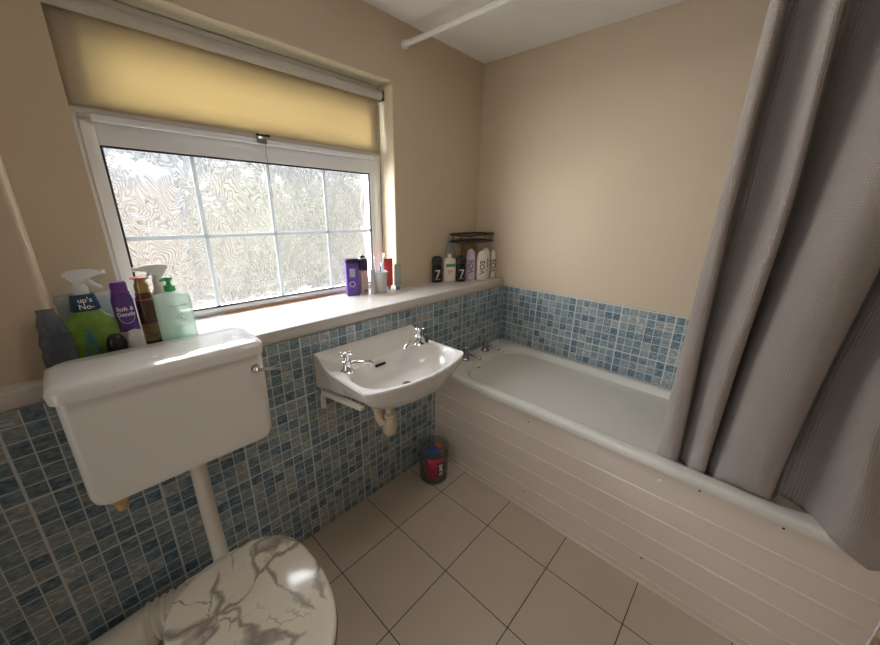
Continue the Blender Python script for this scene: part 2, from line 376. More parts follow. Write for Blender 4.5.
# window wall: tiled half wall below, painted wall set back above with an opening
ww = struct(MB().box(XL, .008, .0081, D_, 0, L_ - .0495).build('wall_window_lower', M['wall'], smooth=0))
tw = MB().box(XL, 0, 0, .008, 0, T_ - .006, .002).build('tile_panel', M['tile_x'], ww, smooth=0)
tag(tw, 'blue and grey mosaic tiling below the ledge')
OX0, OX1, OZ1 = -1.868, -.711, 2.012
def upper_wall():
    b = MB(); y0, y1 = D_, .50
    out = [(-2.02, L_ - .05), (.008, L_ - .05), (.008, C_), (-2.02, C_)]
    r = .014; k = 6; inner = [(OX0, L_ - .05), (OX1, L_ - .05)]
    inner += [(OX1 - r + r * math.cos(PI / 2 * i / k), OZ1 - r + r * math.sin(PI / 2 * i / k)) for i in range(k + 1)]
    inner += [(OX0 + r - r * math.sin(PI / 2 * i / k), OZ1 - r + r * math.cos(PI / 2 * i / k)) for i in range(k + 1)]
    # right, left and top pieces share the rounded opening outline
    b.prism([(OX1, L_ - .05), (.008, L_ - .05), (.008, C_)] + [(OX1, C_)] + [], y0, y1)
    b.prism([(-2.02, L_ - .05), (OX0, L_ - .05), (OX0, C_), (-2.02, C_)], y0, y1)
    arc_r = inner[2:2 + k + 1]; arc_l = inner[2 + k + 1:]
    b.prism(arc_r + arc_l + [(OX0, C_), (OX1, C_)], y0, y1)
    return b
uw = struct(upper_wall().build('wall_window_upper', M['wall'], smooth=30))
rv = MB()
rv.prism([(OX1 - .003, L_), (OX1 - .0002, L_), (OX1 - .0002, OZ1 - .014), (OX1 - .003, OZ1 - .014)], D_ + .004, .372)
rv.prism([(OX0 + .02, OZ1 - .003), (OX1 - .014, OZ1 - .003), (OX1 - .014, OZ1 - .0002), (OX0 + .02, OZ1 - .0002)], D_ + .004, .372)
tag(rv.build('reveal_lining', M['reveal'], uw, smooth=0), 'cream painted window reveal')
def pier():
    b = MB(); r = .012; k = 5; x1 = -2.02; y0 = .062
    pl = [(XL, y0)] + [(x1 - r + r * math.sin(PI / 2 * i / k), y0 + r - r * math.cos(PI / 2 * i / k)) for i in range(k + 1)] + [(x1, .50), (XL, .50)]
    b.loft([[(x, y, L_ + .0002) for x, y in pl], [(x, y, C_) for x, y in pl]])
    return b
struct(pier().build('wall_pier', M['wall'], smooth=40))
wl = MB()
DY0, DY1, DZ = -1.16, -.40, 1.98
wl.box(XL - .1, XL, YE - .1, DY0, 0, C_); wl.box(XL - .1, XL, DY1, .5, 0, C_); wl.box(XL - .1, XL, DY0, DY1, DZ, C_)
struct(wl.build('wall_left', M['wall'], smooth=0))
df_ = MB()
for a, b_ in ((DY0 - .06, DY0 + .004), (DY1 - .004, DY1 + .06)): df_.box(XL - .102, XL + .014, a, b_, .0004, DZ + .06, .003)
df_.box(XL - .102, XL + .014, DY0 + .0042, DY1 - .0042, DZ - .004, DZ + .06, .003)
struct(df_.build('added_doorway', M['pvc']))  # doorway added out of view so side fill can enter
hl = MB(); hl.box(-4.0, -3.9, -1.8, .5, 0, C_); hl.box(-3.9, XL - .1004, -1.8, -1.7, 0, C_); hl.box(-3.9, XL - .1004, .4, .5, 0, C_)
struct(hl.build('wall_added_landing', M['wall'], smooth=0))  # unseen walls added to close off the space behind the made-up doorway
bw = struct(MB().box(XL, .008, YE - .1, YE, 0, C_).build('wall_back', M['wall'], smooth=0))
# ledge with a deep nosing
lg = MB().box(XL, .0078, .012, .50, L_ - .049, L_, .006, 3).build('trim_1', M['sill']); struct(lg)
st = MB()
st.box(-1.56, -.985, .360, .3645, L_ + .0002, L_ + .006, .001); st.box(-1.58, -1.10, .348, .3505, L_ + .0002, L_ + .003, .0008)
tag(st.build('worn_strip', M['rawwood'], lg), 'bare orange wood strip where the paint has worn')
struct(MB().box(-2.0, -.70, YE + .0004, YE + .022, 0, .10, .003).build('baseboard_back', M['brownboard']))

# ------------------------------------------------------------------ window
FY = .377
win = bpy.data.objects.new('window_1', None); COL.objects.link(win); struct(win)
f = MB()
z0, z1 = L_ + .0005, OZ1 - .004; x0, x1 = OX0 + .0005, OX1 - .0035
f.box(x0, -1.848, FY, FY + .07, z0, z1, .004); f.box(-.752, x1, FY, FY + .07, z0, z1, .004)
f.box(-1.848, -.752, FY, FY + .07, z0, 1.018, .004); f.box(-1.848, -.752, FY, FY + .07, 1.915, z1, .004)
f.box(-1.848, -.752, FY, FY + .07, 1.655, 1.735, .004); f.box(-1.848, -1.798, FY, FY + .07, 1.734, 1.957, .004); f.box(-.788, -.752, FY, FY + .07, 1.734, 1.957, .004)
f.build('window_frame', M['upvc'], win)
GX0, GX1, GZ0, GZ1 = -1.815, -.792, 1.029, 1.600
s = MB(); e = FY - .012
s.box(-1.850, GX0, e, FY + .05, 1.010, 1.668, .006); s.box(GX1, -.742, e, FY + .05, 1.010, 1.668, .006)
s.box(GX0 - .002, GX1 + .002, e, FY + .05, 1.010, GZ0, .005); s.box(GX0 - .002, GX1 + .002, e, FY + .05, GZ1, 1.668, .006)
s.build('sash', M['upvc'], win)
g = MB(); w = .0055; gy0, gy1 = e + .004, e + .012
g.box(GX0 - .001, GX0 + w, gy0, gy1, GZ0, GZ1); g.box(GX1 - w, GX1 + .001, gy0, gy1, GZ0, GZ1); g.box(GX0, GX1, gy0, gy1, GZ0 - .001, GZ0 + w); g.box(GX0, GX1, gy0, gy1, GZ1 - w, GZ1 + .001)
tag(g.build('gasket', M['gasket'], win, smooth=0), 'black rubber gasket round the glass')
GY = e + .016
MB().box(GX0, GX1, GY, GY + .006, GZ0, GZ1).build('pane', M['glass'], win, smooth=0)
for xb in (-1.572, -1.306, -1.048):
    MB().box(xb - .0075, xb + .0075, GY - .0035, GY - .0004, GZ0 + .005, GZ1 - .005, .001).build('glazing_bar', M['lead'], win)
MB().box(GX0 + .005, GX1 - .005, GY - .004, GY - .0006, 1.313 - .0075, 1.313 + .0075, .001).build('glazing_bar', M['lead'], win)
MB().box(-1.80, -.785, FY + .03, FY + .036, 1.733, 1.957).build('pane', M['glass'], win, smooth=0)
v = MB().box(-1.822, -.775, FY - .034, FY - .0125, 1.664, 1.684, .004)
tv = v.build('trickle_vent', M['upvc'], win)
c = MB(); c.box(-1.350, -1.312, FY - .047, FY - .0345, 1.664, 1.692, .004)
c.build('vent_catch', M['chrome_dull'], tv)
MB().box(-1.305, -1.195, FY - .040, FY - .0345, 1.670, 1.681, .002).build('vent_slider', M['pvc'], tv)
MB().box(-1.350, -1.298, FY - .046, FY - .036, 1.6925, 1.700, .001).build('catch_clip', M['black'], tv)
MB().tube([(-1.318, FY - .040, 1.668), (-1.318, FY - .038, 1.63), (-1.314, FY - .03, 1.55), (-1.309, FY - .026, 1.46)], .0010, 6).build('pull_cord', M['gasket'], win)

# roller blind
bl = thing('roller_blind', 'pale yellow roller blind half drawn over the top of the window', 'blind', (-1.29, .341, 1.957))
b = MB().lathe([(.0195, -.573), (.0195, .561)], axis=(1, 0, 0), n=28)
b.build('roller', M['blindroll'], bl)
# cloth leaves the roller at the window side and droops to the vent bar, right edge curling in
cl = MB(); NX, NZ = 60, 18; rows = []
for k in range(NZ + 1):
    t = k / NZ; z = .0 - t * .262; row = []
    for i in range(NX + 1):
        x = -.573 + 1.129 * i / NX
        curl = max(0, (i / NX - .965) / .035) ** 2 * .018 * math.sin(PI * min(1, t * 1.0)) * (1 + .5 * math.sin(9 * t))
        y = .0208 - .012 * t - curl + .002 * math.sin(5 * x + 3 * t)
        row.append((x - curl * .6, y, z))
    rows.append(row)
cl.loft(rows, False, False, closed=False)
co = cl.build('blind_cloth', M['blind'], bl, smooth=80)
so = co.modifiers.new('t', 'SOLIDIFY'); so.thickness = .0008; so.offset = 0
MB().box(-.573, .554, .003, .012, -.274, -.259, .003).build('bottom_bar', M['blindroll'], bl)
for sx, x in ((1, .5605), (-1, -.5885)):
    k = MB(); k.box(x + (.012 if sx > 0 else 0), x + (.0148 if sx > 0 else .003), -.016, .03, -.02, .024, .001)
    k.lathe([(.016, 0), (.016, .012)], c=(x if sx > 0 else x + .008, 0, 0), axis=(1, 0, 0), n=16)
    k.build('bracket', M['chrome_dull'], bl)

# curtain rail
rl = thing('shower_rail', 'white round shower rail running under the ceiling', 'rail', (-.636, -.7, 2.176))
MB().tube([(0, D_ + .7 - .004, 0), (0, YE + .7 + .004, 0)], .0125, 20).build('tube', M['pvc'], rl)
for yy, ax in ((D_ + .6995, (0, -1, 0)), (YE + .7005, (0, 1, 0))):
    MB().lathe([(.019, 0), (.019, .012), (.015, .018), (.0135, .022)], c=(0, yy, 0), axis=ax, n=20).build('end_cap', M['pvc'], rl)

# ------------------------------------------------------------------ bath
bt = thing('bathtub', 'white bathtub with cream clad side panel along the tiled wall', 'bathtub')
X0, X1, Y0, Y1 = -.674, -.0008, -1.689, -.0006
R = []
R.append(rrect(X0 + .012, X1, Y0, Y1, .012, H_ - .036))
R.append(rrect(X0, X1, Y0, Y1, .012, H_ - .034)); R.append(rrect(X0 - .001, X1, Y0, Y1, .014, H_ - .012))
R.append(rrect(X0 + .004, X1 - .001, Y0 + .003, Y1 - .002, .014, H_ - .003)); R.append(rrect(X0 + .012, X1 - .004, Y0 + .006, Y1 - .004, .014, H_))
def inner(d, z, rr, a0=0., a1=0.):
    return rrect(-.628 + d, -.036 - d, -1.585 + d + a1, -.108 - d - a0, rr, z)
R.append(inner(-.004, H_ - .0005, .15)); R.append(inner(.005, H_ - .003, .15)); R.append(inner(.012, H_ - .009, .15)); R.append(inner(.018, H_ - .020, .15, .002)); R.append(inner(.024, H_ - .05, .15, .008, .02))
R.append(inner(.035, H_ - .22, .14, .05, .10)); R.append(inner(.055, H_ - .33, .13, .08, .17)); R.append(inner(.085, H_ - .385, .11, .10, .22)); R.append(inner(.14, H_ - .40, .08, .14, .28))
tub = MB().loft(R, True, True).build('tub', M['bath'], bt, smooth=50)
# cladding panel with bead grooves
prof = []; zz = .538; xo = -.661
zs = [.431, .335, .238, .139, .042]
prof.append((xo, zz))
for zg in zs:
    prof += [(xo, zg + .006), (xo + .0035, zg + .004), (xo + .0035, zg + .0015), (xo - .0022, zg - .0025), (xo - .0022, zg - .0045), (xo, zg - .0075)]
prof += [(xo, .012), (xo - .004, .010), (xo - .004, .0003), (xo + .014, .0003), (xo + .014, zz)]
pb = MB().loft([[(x, -.001, z) for x, z in prof], [(x, -1.687, z) for x, z in prof]])
pn = pb.build('side_panel', M['panel'], bt, smooth=30); tag(pn, 'cream painted tongue and groove side panel')
MB().lathe([(.0075, 0), (.007, .0035), (.004, .0055)], c=(xo - .0002, -1.134, .499), axis=(-1, 0, 0), n=14).build('screw_cap', M['pvc'], pn)
for y, z in ((-.614, .103), (-1.14, .123), (-1.247, .530), (-.600, .497), (-1.457, .528)):
    MB().lathe([(.0035, -.0002), (.0035, .0006)], c=(xo - .0002, y, z), axis=(-1, 0, 0), n=10).build('screw_hole', M['hole'], pn)
tb_ = MB().box(-.745, -.60, YE + .0004, -1.6895, .0004, .535, .002).build('trim_2', M['brownboard']); struct(tb_, 'brown board closing the end of the bath panel')
random.seed(3)
MB().tube([(-.6612 + random.uniform(-.002, .001), -1.6878, .02 + .5 * i / 40) for i in range(41)], [random.uniform(.0012, .0034) for i in range(41)], 7).build('filler_bead', M['pvc'], tb_)
ov = MB().torus((-.440, -.141, H_ - .038), .022, .006, axis=(0, -1, .12)).build('overflow', M['overflow_cream'], bt)
MB().lathe([(.021, -.012), (.021, .003)], c=(-.440, -.139, H_ - .038), axis=(0, -1, .12), n=18).build('overflow_plate', M['overflow_cream'], ov)
MB().lathe([(.008, 0), (.008, .0035)], c=(-.440, -.1425, H_ - .038), axis=(0, -1, .12), n=12).build('overflow_hole', M['hole'], ov)
def pillar_tap(name, parent, loc, heading, m, sc=1., spout=.085):
    e = bpy.data.objects.new(name, None); COL.objects.link(e); e.parent = parent; e.location = loc; e.rotation_euler = (0, 0, heading); e.empty_display_size = .02
    q = sc
    MB().lathe([(.0, 0), (.026 * q, 0), (.026 * q, .006 * q), (.019 * q, .012 * q), (.015 * q, .02 * q), (.014 * q, .036 * q), (.017 * q, .04 * q), (.017 * q, .046 * q), (.011 * q, .05 * q), (.010 * q, .064 * q), (.012 * q, .067 * q), (.0, .068 * q)], n=20, cap=False).build('tap_body', m, e)
    MB().tube([(.010 * q, 0, .030 * q), (.03 * q, 0, .034 * q), (spout * .6, 0, .034 * q), (spout * .88, 0, .029 * q), (spout, 0, .019 * q)], [.011 * q, .0095 * q, .009 * q, .009 * q, .0085 * q], 12).build('spout', m, e)
    h = MB()
    h.lathe([(.0, .066 * q), (.012 * q, .067 * q), (.013 * q, .078 * q), (.008 * q, .084 * q), (.0, .085 * q)], n=16, cap=False)
    for k in range(4):
        a = PI / 4 + PI / 2 * k; d = Vector((math.cos(a), math.sin(a), 0))
        h.tube([Vector((0, 0, .075 * q)) + d * .006 * q, Vector((0, 0, .076 * q)) + d * .022 * q], [.0045 * q, .0038 * q], 8); h.ball(Vector((0, 0, .076 * q)) + d * .024 * q, .0058 * q, 2)
    h.build('cross_handle', m, e)
    return e
pillar_tap('tap', bt, (-.462, -.060, H_ + .0003), -PI / 2 + .3, M['chrome_dull'], 1., .095)
pillar_tap('tap', bt, (-.262, -.058, H_ + .0003), -PI / 2 + .3, M['chrome_dull'], 1., .095)

# ------------------------------------------------------------------ washbasin
bs = thing('washbasin', 'white wall-hung washbasin between the cistern and the bath', 'washbasin')
CX, CY = -1.112, -.21
OUT = [(-1.376, -.0008), (-1.379, -.345), (-1.36, -.362), (-1.30, -.383), (-1.22, -.402), (-1.112, -.411), (-1.0, -.401), (-.92, -.381), (-.862, -.36), (-.846, -.343), (-.848, -.0008)]
def outr(t):
    d = Vector((math.cos(t), math.sin(t))); best = 9
    for i in range(len(OUT)):
        a = Vector(OUT[i]) - Vector((CX, CY)); b = Vector(OUT[(i + 1) % len(OUT)]) - Vector((CX, CY)); ed = b - a
        den = d.x * ed.y - d.y * ed.x
        if abs(den) < 1e-9: continue
        r = (a.x * ed.y - a.y * ed.x) / den; u = (a.x * d.y - a.y * d.x) / den
        if r > 0 and -1e-6 <= u <= 1 + 1e-6: best = min(best, r)
    return best
N = 120
cang = [math.atan2(y - CY, x - CX) for x, y in OUT]
angs = sorted([2 * PI * i / N - PI for i in range(N)] + [a for a in cang])
def ss(t): t = max(0, min(1, t)); return t * t * (3 - 2 * t)
def zrim(y): return .829 + .046 * ss((y + .105) / .10)
BX, BY, BRX, BRY = -1.102, -.252, .245, .134
def bowlpt(t, k):
    # superellipse round the bowl centre hit from the basin centre
    x, y = math.cos(t), math.sin(t); lo, hi = 0, .5
    for _ in range(30):
        mdl = (lo + hi) / 2; X, Y = CX + x * mdl, CY + y * mdl
        if (abs((X - BX) / BRX)) ** 2.5 + (abs((Y - BY) / BRY)) ** 2.5 < 1: lo = mdl
        else: hi = mdl
    X, Y = CX + x * lo, CY + y * lo
    return BX + (X - BX) * k, BY + (Y - BY) * k
def ring(fn):
    return [fn(a) for a in angs]
def o_at(a, k, dz=0, zf=None):
    r = outr(a) * k; X, Y = CX + r * math.cos(a), CY + r * math.sin(a)
    return X, Y
def zbot(y): return .728 + .044 * ss(-y / .36) ** 1.0
R = []
def under(a, k, z):
    x, y = bowlpt(a, k); return (x, y, z)
R.append(ring(lambda a: under(a, .25, .690))); R.append(ring(lambda a: under(a, .62, .698))); R.append(ring(lambda a: under(a, .86, .722)))
def botring(a):
    X, Y = o_at(a, 1.); d = Vector((BX - X, BY - Y)); l = d.length
    s_ = .016 if Y > -.02 else .026
    if Y > -.003: return (X + (.002 if X < CX else -.012) * (1 if abs(X - CX) > .2 else 0), Y, zbot(Y))
    q = Vector((X, Y)) + d.normalized() * s_; return (q.x, min(q.y, -.0008), zbot(Y))
def midring(a):
    X, Y = o_at(a, 1.); q = botring(a); return (q[0] * .35 + X * .65, q[1] * .35 + Y * .65, q[2] * .35 + zrim(Y) * .65 - .006)
def inb(a, k, dz, bot=None):
    X, Y = o_at(a, 1.); x, y = bowlpt(a, 1.0); return (X + (x - X) * k, min(-.0008, Y + (y - Y) * k), 0)
R.append(ring(botring)); R.append(ring(midring))
R.append(ring(lambda a: (*o_at(a, 1.), zrim(o_at(a, 1.)[1]) - .006)))
R.append(ring(lambda a: (*o_at(a, .988), zrim(o_at(a, 1.)[1]))))
def deck(a, k):
    X, Y = o_at(a, 1.); x, y = bowlpt(a, 1.); X2, Y2 = X + (x - X) * k, Y + (y - Y) * k
    zr = zrim(Y); side = ss((Y2 + .11) / .10)
    return (X2, Y2, .826 + (zr - .826) * (1 - ss(k)) if Y > -.003 else .826 + (zrim(Y2) - .829) * (1 - .6 * ss(k * 3)) + .003 * (1 - ss(k * 2)))
for k in (.12, .3, .55, .8): R.append(ring(lambda a: deck(a, k)))
for k, z in ((1.0, .823), (.975, .815), (.94, .795), (.86, .768), (.70, .745), (.42, .734), (.12, .731)):
    R.append(ring(lambda a: (*bowlpt(a, k), z)))
bowl = MB().loft(R, True, True).build('basin', M['ceramic'], bs, smooth=42)
MB().lathe([(.019, 0), (.018, .004), (.012, .0045)], c=(BX, BY, .7312), n=20).build('drain', M['chrome_dull'], bs)
sl = MB().box(-.027, .027, -.003, .003, -.006, .006, .0028, 3).xf(Matrix.Translation((-1.148, -.1365, .797)) @ Matrix.Rotation(-.25, 4, 'X'))
tag(sl.build('overflow_slot', M['hole'], bs), 'black overflow slot')
pillar_tap('tap', bs, (-1.318, -.150, .8262), -.42, M['chrome'], .98, .098)
t2 = pillar_tap('tap', bs, (-.925, -.135, .8262), PI + .30, M['chrome'], .98, .125)
pg = MB().lathe([(.0, 0), (.019, 0), (.023, .012), (.021, .015), (.014, .0125), (.0, .0125)], c=(-.898, -.150, .853), axis=(.75, -.6, .15), n=20, cap=False)
pl = pg.build('plug', M['rubber'], bs); tag(pl, 'black rubber plug hooked on the right tap')
ch = MB(); P0, P1 = Vector((-.915, -.155, .85)), Vector((-.925, -.125, .842))
for i in range(7):
    p = P0.lerp(P1, i / 6) - Vector((0, 0, .01 * math.sin(PI * i / 6))); ch.ball(p, .0022, 1)
ch.build('chain', M['chrome'], pl)
wt = MB(); wc = (-1.172, -.215)
tr = MB().lathe([(.016, .700), (.016, .61), (.024, .608), (.024, .592), (.027, .59), (.030, .585), (.030, .53), (.026, .512), (.012, .505)], c=(wc[0], wc[1], 0), n=22)
trap = tr.build('bottle_trap', M['trap'], bs); tag(trap, 'aged beige plastic bottle trap')
MB().torus((wc[0], wc[1], .60), .026, .004).build('collar', M['pipe'], trap)
MB().tube([(wc[0] - .02, wc[1], .575), (wc[0] - .040, wc[1] + .004, .578), (wc[0] - .046, wc[1] + .012, .60), (wc[0] - .046, wc[1] + .02, .635), (wc[0] - .046, wc[1] + .05, .652), (wc[0] - .046, -.002, .652)], .017, 14).build('waste_pipe', M['trap'], trap)
for x in (-1.366, -.872):
    k = MB(); k.box(x, x + .018, -.020, -.0006, .625, .722, .003)
    k.loft([[(x, -.004, .715), (x + .018, -.004, .715), (x + .018, -.004, .690), (x, -.004, .690)], [(x, -.30, .752), (x + .018, -.30, .752), (x + .018, -.30, .740), (x, -.30, .740)]])
    tag(k.build('bracket', M['ceramic_old'], bs, smooth=0), 'cream wall bracket under the basin')

# ------------------------------------------------------------------ toilet
to = thing('toilet', 'toilet with low-level white cistern and marble-print seat lid', 'toilet', (-1.84, -.3, 0))
TO = Vector((1.84, .3, 0))
def build_to(b, name, m, parent=None, **k):
    b.xf(Matrix.Translation(TO)); return b.build(name, m, parent or to, **k)
R = [rrect(-2.028, -1.652, -.180, -.002, .02, .7235), rrect(-2.036, -1.641, -.186, -.002, .022, .724), rrect(-2.046, -1.628, -.188, -.001, .022, .732), rrect(-2.051, -1.621, -.188, -.001, .022, .752),
     rrect(-2.051, -1.619, -.189, -.001, .022, .88), rrect(-2.051, -1.620, -.191, -.001, .022, 1.012)]
ci = build_to(MB().loft(R), 'cistern', M['ceramic'], smooth=50)
R = [rrect(-2.052, -1.628, -.192, -.001, .028, 1.0122), rrect(-2.060, -1.617, -.201, -.0006, .030, 1.014), rrect(-2.062, -1.614, -.204, -.0005, .032, 1.036),
     rrect(-2.057, -1.618, -.199, -.0008, .034, 1.046), rrect(-2.044, -1.630, -.186, -.006, .036, 1.0505), rrect(-1.99, -1.69, -.13, -.05, .02, 1.0515)]
b = MB().loft(R); b.xf(Matrix.Translation(TO)); b.build('cistern_lid', M['ceramic'], ci, smooth=60)
b = MB().box(-1.868, -1.855, -.135, -.120, 1.0513, 1.0517); b.xf(Matrix.Translation(TO)); b.build('sticker', M['pvc'], ci, smooth=0)
fl = MB().lathe([(.015, 0), (.015, .006), (.010, .009), (.007, .016)], c=(-1.648, -.1885, .968), axis=(0, -1, 0), n=20)
fl.tube([(-1.648, -.204, .968), (-1.636, -.210, .967), (-1.61, -.214, .962), (-1.588, -.214, .955)], [.006, .005, .005, .0045], 10)
fl.xf(Matrix.Translation(TO)); fl.build('flush_lever', M['chrome'], ci)
b = MB().lathe([(.016, 0), (.016, .012), (.025, .013), (.025, .034), (.018, .036), (.018, .051)], c=(-2.003, -.120, .672), n=6); b.lathe([(.012, 0), (.012, .02)], c=(-2.003, -.120, .652), n=12)
b.xf(Matrix.Translation(TO)); tag(b.build('inlet_nut', M['brass'], ci, smooth=20), 'dull tan fitting under the cistern')
pth = [(-1.824, -.092, .7225), (-1.824, -.092, .62), (-1.824, -.093, .47), (-1.823, -.097, .42), (-1.823, -.108, .375), (-1.825, -.130, .335), (-1.83, -.165, .315), (-1.835, -.205, .31)]
build_to(MB().tube(pth, .0225, 18), 'flush_pipe', M['pipe'], smooth=60)
b = MB().lathe([(.027, 0), (.029, .004), (.029, .020), (.026, .023)], c=(-1.824, -.092, .700), n=18); build_to(b, 'pipe_nut', M['pipe'])
def egg(z, rx, yb, yf, dx=0, n=64, e=2.25, flat=0.):
    r = []; yc = yb - (yb - yf) * .42
    for i in range(n):
        t = 2 * PI * (i + .5) / n; c, s_ = math.cos(t), math.sin(t)
        ry = (yb - yc) if s_ > 0 else (yc - yf); ee = 2.9 if s_ > 0 else e
        r.append((-1.84 + dx + rx * math.copysign(abs(c) ** (2 / ee), c), yc + ry * math.copysign(abs(s_) ** (2 / ee), s_), z))
    return r
R = [egg(0.0004, .125, -.17, -.52), egg(.02, .12, -.18, -.51), egg(.12, .105, -.20, -.50), egg(.20, .125, -.20, -.56), egg(.30, .152, -.195, -.65, .013), egg(.355, .166, -.192, -.69, .013), egg(.380, .168, -.192, -.695, .013), egg(.384, .160, -.198, -.687, .013)]
build_to(MB().loft(R), 'pan', M['ceramic'], smooth=60)
R = [egg(.3845, .172, -.250, -.702, .013), egg(.386, .180, -.244, -.708, .014), egg(.399, .181, -.244, -.709, .014), egg(.402, .174, -.250, -.703, .013)]
tag(build_to(MB().loft(R), 'seat', M['darkwood'], smooth=50), 'dark brown seat edge under the lid')
R = [egg(.4025, .175, -.242, -.705, .013), egg(.404, .179, -.238, -.709, .013), egg(.417, .180, -.237, -.710, .013), egg(.4225, .176, -.241, -.706, .013), egg(.4255, .165, -.254, -.694, .013), egg(.429, .12, -.30, -.64, .013), egg(.4305, .055, -.38, -.55, .013)]
tag(build_to(MB().loft(R), 'seat_lid', M['marble'], smooth=60), 'cream lid with dark marble veining')
for dx in (-.07, .07):
    b = MB().lathe([(.012, -.022), (.012, .022)], c=(-1.84 + dx, -.225, .398), axis=(1, 0, 0), n=14); b.lathe([(.010, 0), (.010, .014)], c=(-1.84 + dx, -.225, .384), n=12); build_to(b, 'hinge', M['chrome'])
# ribbed soil connector
sp = [(-1.84, -.17, .20), (-1.885, -.135, .205), (-1.95, -.105, .20), (-2.03, -.088, .188), (-2.12, -.082, .175), (-2.30, -.08, .16), (-2.60, -.08, .145)]
fine = []; rr = []
for a, c_ in zip(sp, sp[1:]):
    k = max(2, int((Vector(c_) - Vector(a)).length / .0055))
    for i in range(k): fine.append(Vector(a).lerp(Vector(c_), i / k))
L0 = 0
for i, p in enumerate(fine):
    if i: L0 += (p - fine[i - 1]).length
    rr.append((.057 + .006 * math.sin(L0 / .020 * 2 * PI)) if .07 < L0 < .215 else .056)
tag(build_to(MB().tube(fine, rr, 24), 'soil_connector', M['pipe'], smooth=70), 'ribbed cream soil pipe connector')

# ------------------------------------------------------------------ shower curtain
LV = {  # height: [(y, x)] plan line from the leading edge to the end wall
 .40: [(-1.135, -.53), (-1.108, -.545), (-1.102, -.585), (-1.130, -.606), (-1.165, -.600), (-1.186, -.556), (-1.192, -.556), (-1.203, -.600), (-1.228, -.608), (-1.250, -.600), (-1.268, -.556), (-1.276, -.560), (-1.284, -.600), (-1.33, -.612), (-1.39, -.610), (-1.418, -.585), (-1.43, -.545), (-1.455, -.535), (-1.50, -.57), (-1.55, -.61), (-1.60, -.61), (-1.66, -.59)],
 .60: [(-1.135, -.54), (-1.104, -.555), (-1.098, -.595), (-1.125, -.618), (-1.160, -.612), (-1.182, -.568), (-1.188, -.568), (-1.200, -.612), (-1.225, -.622), (-1.247, -.614), (-1.263, -.570), (-1.270, -.572), (-1.276, -.615), (-1.32, -.632), (-1.385, -.632), (-1.418, -.605), (-1.43, -.565), (-1.455, -.56), (-1.50, -.60), (-1.548, -.68), (-1.61, -.70), (-1.672, -.68)],
 1.0: [(-1.130, -.56), (-1.102, -.575), (-1.096, -.61), (-1.115, -.638), (-1.145, -.632), (-1.162, -.578), (-1.170, -.575), (-1.192, -.615), (-1.222, -.648), (-1.248, -.634), (-1.264, -.575), (-1.272, -.575), (-1.280, -.625), (-1.32, -.668), (-1.385, -.672), (-1.425, -.635), (-1.437, -.58), (-1.458, -.575), (-1.485, -.615), (-1.506, -.685), (-1.57, -.715), (-1.672, -.70)],
 1.47: [(-1.130, -.575), (-1.104, -.59), (-1.098, -.62), (-1.110, -.648), (-1.132, -.645), (-1.147, -.575), (-1.160, -.555), (-1.202, -.575), (-1.230, -.655), (-1.254, -.650), (-1.270, -.575), (-1.290, -.560), (-1.304, -.62), (-1.345, -.69), (-1.40, -.698), (-1.45, -.65), (-1.468, -.58), (-1.49, -.575), (-1.52, -.62), (-1.555, -.69), (-1.60, -.69), (-1.672, -.67)],
 1.92: [(-1.125, -.595), (-1.104, -.605), (-1.098, -.63), (-1.106, -.655), (-1.127, -.652), (-1.139, -.585), (-1.150, -.565), (-1.190, -.575), (-1.212, -.655), (-1.234, -.655), (-1.246, -.575), (-1.27, -.555), (-1.318, -.58), (-1.36, -.668), (-1.42, -.678), (-1.465, -.65), (-1.485, -.59), (-1.51, -.585), (-1.54, -.62), (-1.575, -.67), (-1.62, -.68), (-1.672, -.67)],
 2.16: [(-1.122, -.622), (-1.104, -.626), (-1.100, -.636), (-1.108, -.655), (-1.128, -.652), (-1.139, -.615), (-1.150, -.608), (-1.180, -.612), (-1.203, -.652), (-1.224, -.65), (-1.238, -.612), (-1.27, -.60), (-1.315, -.612), (-1.36, -.652), (-1.42, -.652), (-1.465, -.64), (-1.485, -.62), (-1.51, -.618), (-1.54, -.625), (-1.575, -.65), (-1.62, -.65), (-1.672, -.64)]}
lv = sorted(LV)
def crom(p0, p1, p2, p3, t):
    return .5 * (2 * p1 + (p2 - p0) * t + (2 * p0 - 5 * p1 + 4 * p2 - p3) * t * t + (3 * p1 - p0 - 3 * p2 + p3) * t ** 3)
def plan(z, u):
    """u in 0..n-1 along the control points"""
    i = max(k for k in range(len(lv) - 1) if lv[k] <= z + 1e-9) if z > lv[0] else 0
    n = len(LV[lv[0]])
    def at(level):
        P = [Vector(q) for q in LV[level]]; k = min(int(u), n - 2); t = u - k
        return crom(P[max(k - 1, 0)], P[k], P[k + 1], P[min(k + 2, n - 1)], t)
    a = [at(lv[max(0, min(len(lv) - 1, i + d))]) for d in (-1, 0, 1, 2)]
    t = (z - lv[i]) / (lv[i + 1] - lv[i])
    q = crom(*a, t); lin = a[1].lerp(a[2], t)
    return q.lerp(lin, .35)
def hem(u):
    # folds 1-3 hang inside the tub; the last ones ride over the rim
    pts = [(0, .42), (13, .44), (15, .44), (16.4, .45), (17.0, .56), (18.5, .575), (19.0, .572), (19.6, .548), (20.2, .522), (21, .48)]
    for (a, za), (b_, zb) in zip(pts, pts[1:]):
        if a <= u <= b_: return za + (zb - za) * (u - a) / (b_ - a)
    return .48
NU, NV = 21 * 9, 110
VAL = {}
for cu, dv, wd in ((5.6, .050, .8), (10.6, .065, 1.0), (16.6, .075, 1.0), (8., -.012, 1.), (13.6, -.022, 1.6), (3., -.006, 1.), (19.0, -.035, .8), (15.6, .02, .8)):
    for i in range(NU + 1): VAL[i] = VAL.get(i, 0) + dv * math.exp(-((i / 9 - cu) / wd) ** 2)
